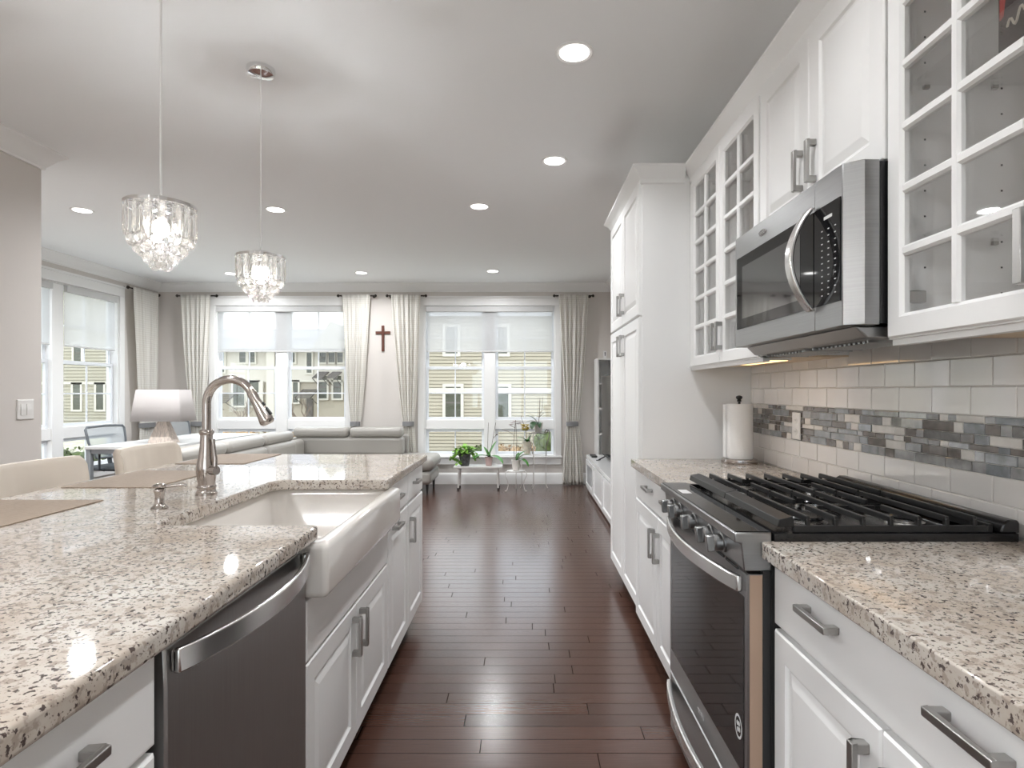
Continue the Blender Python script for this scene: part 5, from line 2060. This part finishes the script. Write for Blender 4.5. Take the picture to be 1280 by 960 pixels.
mb.build('scroll_bracket', M_giron, ts, smooth=True)
for (x_, y_, zt_) in ((t2x + 0.11, tsy, zt2 - 0.28), (t2x - 0.055, tsy + 0.08, zt2 - 0.004), (t2x - 0.05, tsy - 0.08, zt1 - 0.0), (t1x - 0.07, tsy, zt1)):
    MB().tube([(x_, y_, zt_), (x_, y_, 0.05), (x_ + (0.02 if x_ > t2x else -0.02), y_, 0.006)], 0.0055, 8).build('leg', M_wiron, ts, smooth=True)
mb = MB()
mb.tube([(t1x - 0.07, tsy, 0.08), (t2x + 0.11, tsy, 0.08)], 0.004, 6)
mb.tube([(t2x - 0.05, tsy - 0.08, zt1 - 0.003), (t2x + 0.11, tsy, zt1 - 0.003)], 0.004, 6)
mb.build('stretcher', M_wiron, ts, smooth=True)

p4 = thing('potted_orchid', 'yellow flowering orchid in a cream pot on the lower tier', 'potted plant', (t1x, tsy, zt1), group='orchids by the window')
pot(p4, t1x, tsy, zt1 + 0.004, 0.04, 0.06, 0.145, M_potc)
mb = MB()
c_ = (t1x, tsy - 0.01, zt1 + 0.155)
leaf(mb, c_, 195, 50, 0.16, 0.085, 70)
leaf(mb, c_, 200, 35, 0.12, 0.055, 60)
leaf(mb, c_, 20, 70, 0.12, 0.05, 40)
leaf(mb, c_, 270, 50, 0.10, 0.05, 60)
mb.build('leaf', M_leafB, p4, smooth=True, angle=180)
mb = MB()
mb.tube([(t1x, tsy, zt1 + 0.15), (t1x - 0.01, tsy, zt1 + 0.24), (t1x - 0.02, tsy, zt1 + 0.33)], 0.004, 6)
mb.tube([(t1x - 0.02, tsy, zt1 + 0.33), (t1x - 0.07, tsy, zt1 + 0.45), (t1x - 0.08, tsy, zt1 + 0.50)], 0.003, 6)
mb.tube([(t1x + 0.02, tsy, zt1 + 0.15), (t1x + 0.05, tsy, zt1 + 0.25), (t1x + 0.06, tsy, zt1 + 0.27)], 0.004, 6)
mb.build('stem', M_stem, p4, smooth=True)
mb = MB()
for k in range(16):
    a = random.uniform(0, 360)
    b_ = Vector((t1x - 0.025 + random.uniform(-0.035, 0.035), tsy - 0.02 + random.uniform(-0.03, 0.03), zt1 + 0.33 + random.uniform(-0.03, 0.04)))
    for q in range(4):
        leaf(mb, b_, a + q * 90, 35, 0.042, 0.038, 20, n=4)
mb.build('flower', M_yel, p4, smooth=True, angle=180)

p5 = thing('potted_orchid', 'dark leaved orchid in a white pot on the top tier', 'potted plant', (t2x, tsy, zt2), group='orchids by the window')
pot(p5, t2x + 0.01, tsy, zt2 + 0.004, 0.045, 0.058, 0.12, M_potw)
mb = MB()
c_ = (t2x - 0.01, tsy - 0.02, zt2 + 0.135)
leaf(mb, c_, 175, 55, 0.17, 0.085, 50)
leaf(mb, c_, 240, 10, 0.18, 0.095, 100)
leaf(mb, c_, 190, 25, 0.16, 0.05, 60)
leaf(mb, c_, 285, 5, 0.16, 0.07, 70)
mb.build('leaf', M_leafC, p5, smooth=True, angle=180)
mb = MB()
mb.tube([(t2x + 0.01, tsy, zt2 + 0.12), (t2x + 0.025, tsy, zt2 + 0.25), (t2x + 0.03, tsy, zt2 + 0.45)], 0.004, 6)
mb.tube([(t2x + 0.015, tsy, zt2 + 0.20), (t2x + 0.06, tsy, zt2 + 0.30), (t2x + 0.065, tsy, zt2 + 0.46)], 0.003, 6)
mb.tube([(t2x + 0.02, tsy, zt2 + 0.2), (t2x + 0.08, tsy, zt2 + 0.26)], 0.004, 6)
mb.build('stem', M_stem, p5, smooth=True)

# ================================================================== outside
GZ = -0.75
struct(MB().box(-60, 40, YB + 0.3, 70, GZ - 0.1, GZ).box(-60, XL - 0.3, -20, YB + 0.3, GZ - 0.1, GZ).box(XL - 0.3, 40, -30, YF - 0.3, GZ - 0.1, GZ).build('ground_outside', M_lawn),
       'dry winter lawn outside the windows', 'ground')


def lap_wall(mb, x0, x1, y, z0, z1, lap=0.105, mi=0):
    """wall facing -y made of real overlapping boards"""
    z = z0
    prof = []
    while z < z1:
        zz = min(z + lap, z1)
        g_ = lap * 0.17
        prof += [(y + 0.03, z), (y + 0.03, z + g_), (y - 0.022, z + g_ + 0.001)]
        prof.append((y - 0.008, zz))
        z = zz
    poly = prof + [(y + 0.2, z1), (y + 0.2, z0)]
    n = len(poly)
    vs_ = [(x, p[0], p[1]) for x in (x0, x1) for p in poly]
    fs = []
    for i in range(n):
        j = (i + 1) % n
        fs.append((i, j, n + j, n + i))
    mb.add(vs_, fs, mi)


def house_window(root, xa, xb, za, zb, y, fr=0.09, cross=True, mull=False):
    mb = MB()
    mb.box(xa - fr, xa, y - 0.06, y + 0.02, za - fr, zb + fr).box(xb, xb + fr, y - 0.06, y + 0.02, za - fr, zb + fr)
    mb.box(xa, xb, y - 0.06, y + 0.02, zb, zb + fr).box(xa, xb, y - 0.06, y + 0.02, za - fr, za)
    if mull:
        xm = (xa + xb) / 2
        mb.box(xm - 0.06, xm + 0.06, y - 0.055, y + 0.02, za, zb)
    f = mb.build('window', M_htrim, root)
    mb = MB()
    mb.box(xa, xb, y - 0.03, y - 0.02, za, zb)
    if cross:
        zm = (za + zb) / 2
        mb.box(xa, xb, y - 0.036, y - 0.03, zm - 0.025, zm + 0.025, 1)
    mb.build('pane', [M_hglass, M_awn], f)


# house behind the plants
YH = 18.0
hA = thing('siding_house', 'tan lap-siding house close outside the window behind the plants', 'house', (0, YH, GZ))


def hx(px, Y):
    return (px - 655) * Y / 740


def hz(py, Y):
    return 1.27 - (py - 489) * Y / 740


mb = MB()
lap_wall(mb, -4.4, 6.0, YH, GZ, hz(491.5, YH))
lap_wall(mb, -4.4, 6.0, YH, hz(485, YH), 3.55)
mb.box(-4.4, 6.0, YH + 0.2, YH + 8, GZ, 3.55)
mb.build('wall', M_siding, hA)
MB().box(-4.42, 6.02, YH - 0.05, YH + 0.19, hz(491.5, YH), hz(485, YH)).build('belt_board', M_htrim, hA)
MB().box(-4.5, -4.4, YH - 0.04, YH + 0.1, GZ, 3.5).build('corner_board', M_htrim, hA)
for (a, b, c_, d_) in ((557, 576, 483.5, 523), (619, 635.5, 483.5, 523), (619, 634, 409, 442), (557, 572, 409, 442), (700, 717, 483.5, 523)):
    house_window(hA, hx(a, YH), hx(b, YH), hz(d_, YH), hz(c_, YH), YH)
mb = MB()
mb.prism([(YH - 0.45, 3.50), (YH + 8.5, 3.50), (YH + 4, 4.3)], 'X', -4.8, 6.4)
mb.build('roof', M_roof, hA)

# townhouse behind the sofa
YT = 24.0
hB = thing('townhouse', 'cream and taupe townhouse with dark slatted awnings beyond the sofa window', 'house', (-10, YT, GZ))


def tx(px):
    return hx(px, YT)


def tz(py):
    return hz(py, YT)


mb = MB()
xA, xB = tx(215), tx(448)
mb.box(xA, xB, YT, YT + 7, tz(476), tz(436))
mb.build('upper_wall', M_stucco, hB)
MB().box(xA, xB, YT + 0.05, YT + 7, GZ, tz(476)).build('lower_wall', M_taupe, hB)
mb = MB()
mb.box(tx(326), tx(330), YT - 0.1, YT + 0.05, GZ, tz(476)).box(tx(336), tx(346), YT - 0.25, YT + 0.05, GZ, tz(440)).box(xA, xB, YT - 0.06, YT + 0.05, tz(477.5), tz(475))
mb.build('pilaster', M_htrim, hB)
for (a, b, c_, d_, mu_) in ((300, 319, 440, 453, True), (292, 324, 477.5, 507, True), (358, 369, 441, 453, False), (384, 390, 441, 466, False), (400, 408, 441, 453, False), (411, 419, 441, 453, False),
                            (422, 429, 441, 453, False), (357, 373, 477, 503, True), (399, 409, 470, 498, False), (417, 427, 470, 498, False), (277, 281, 441, 465, False)):
    house_window(hB, tx(a), tx(b), tz(d_), tz(c_), YT, fr=0.07, mull=mu_)
MB().box(tx(383), tx(391), YT - 0.02, YT + 0.06, GZ, tz(498)).build('door', M_awn, hB)


def awning(x0, x1, z0, z1, dp):
    mb = MB()
    n = 9
    for k in range(n):
        t_ = k / (n - 1)
        mb.bar((x0, YT - dp * t_, z1 + (z0 - z1) * t_), (x1, YT - dp * t_, z1 + (z0 - z1) * t_), 0.05, 0.03)
    for x_ in (x0, x1):
        mb.bar((x_, YT, z1), (x_, YT - dp, z0), 0.03, 0.03)
        mb.bar((x_, YT, z0 - 0.3), (x_, YT - dp, z0), 0.02, 0.02)
    mb.build('awning', M_awn, hB)


awning(tx(280), tx(296), tz(503), tz(491), 0.9)
awning(tx(379), tx(398), tz(497), tz(487), 0.9)
awning(tx(399), tx(411), tz(473), tz(465), 0.8)
awning(tx(416), tx(427), tz(473), tz(465), 0.8)
mb = MB()
mb.prism([(YT - 0.5, tz(437)), (YT + 7.5, tz(437)), (YT + 4, tz(398))], 'X', xA - 0.4, xB + 0.3)
mb.build('roof', M_roof, hB)
mb = MB()
mb.prism([(tx(396), tz(437)), (tx(444), tz(437)), (tx(420), tz(404))], 'Y', YT - 0.7, YT + 3.6)
mb.build('gable', M_stucco, hB)

# house seen through the side window
YL = 30.0
hC = thing('siding_house', 'sand coloured siding house seen through the left side window', 'house', (-22, YL, GZ))
mb = MB()
lap_wall(mb, -34, -19.8, YL, GZ, 7.5, 0.16)
mb.box(-34, -19.8, YL + 0.2, YL + 8, GZ, 7.5)
mb.build('wall', M_siding2, hC)
MB().box(-34, -19.8, YL - 0.06, YL - 0.021, hz(480.5, YL), hz(477.5, YL)).build('belt_board', M_htrim, hC)
for (a, b, c_, d_) in ((92, 101, 480.5, 512), (121, 130, 480.5, 512), (93, 102, 430, 453), (60, 69, 480.5, 512), (30, 40, 480.5, 512), (140, 147, 425, 453), (54, 63, 425, 453)):
    house_window(hC, hx(a, YL), hx(b, YL), hz(d_, YL), hz(c_, YL), YL, fr=0.10)
MB().prism([(YL - 0.5, 7.5), (YL + 8.5, 7.5), (YL + 4, 9.5)], 'X', -34.5, -19.3).build('roof', M_roof, hC)


# hedges and shrubs
def bush(name, label, cat, cx, cy_, sx, sy, h, mat, seed, group=None):
    random.seed(seed)
    mb = MB()
    n = max(34, int(sx * sy * 130))
    for k in range(n):
        x_ = cx + random.uniform(-sx, sx) * 0.85
        y_ = cy_ + random.uniform(-sy, sy) * 0.8
        r_ = random.uniform(0.14, 0.24) * min(1.0, h + 0.3)
        mb.ball((x_, y_, GZ + random.uniform(0.12, max(0.15, h - r_))), r_, 9, 6)
    for k in range(n * 14):
        x_ = cx + random.uniform(-sx, sx)
        y_ = cy_ + random.uniform(-sy, sy)
        leaf(mb, (x_, y_, GZ + random.uniform(0.1, h)), random.uniform(0, 360), random.uniform(-20, 70), 0.09, 0.05, 30, n=3)
    return tag(mb.build(name, mat, smooth=True, angle=180), label, cat, group=group)


bush('hedge', 'clipped green hedge outside the side window', 'hedge', -9.6, 12.2, 1.2, 0.4, 0.82, M_hedge, 11)
bush('shrub', 'green shrub outside the plant window at its right', 'shrub', 0.62, 15.0, 0.2, 0.25, 1.0, M_hedge, 12)
bush('shrub', 'green shrub outside the plant window behind the pothos', 'shrub', -1.12, 15.6, 0.20, 0.2, 0.55, M_hedge, 13)
bush('shrub', 'low brown winter shrub outside the plant window behind the orchids', 'shrub', -0.2, 15.9, 0.55, 0.18, 0.55, M_hedgeb, 14)
bush('hedge', 'brown winter hedge below the townhouse beyond the sofa window', 'hedge', -7.6, 16.5, 2.2, 0.3, 0.95, M_hedgeb, 15)


def bare_tree(label, x, y, h, seed):
    random.seed(seed)
    mb = MB()

    def grow(p, d, ln, r_, depth):
        q = p + d * ln
        mb.tube([p, (p + q) / 2 + Vector((random.uniform(-.04, .04), random.uniform(-.04, .04), 0)), q], [r_, r_ * .85, r_ * .65], 6)
        if depth == 0:
            return
        for k in range(3):
            nd = (d + Vector((random.uniform(-.7, .7), random.uniform(-.7, .7), random.uniform(0.0, .5)))).normalized()
            grow(q - d * ln * 0.12 * k, nd, ln * random.uniform(.65, .85), r_ * .6, depth - 1)
    grow(Vector((x, y, GZ)), Vector((0, 0, 1)), h * 0.3, 0.045, 3)
    tag(mb.build('bare_tree', M_bark, smooth=True), label, 'tree', group='bare young trees')


bare_tree('bare young tree beyond the left pane of the sofa window', tx(305) * 0.83, 20.0, 2.4, 21)
bare_tree('bare young tree beyond the right pane of the sofa window', tx(375) * 0.83, 20.0, 2.4, 23)
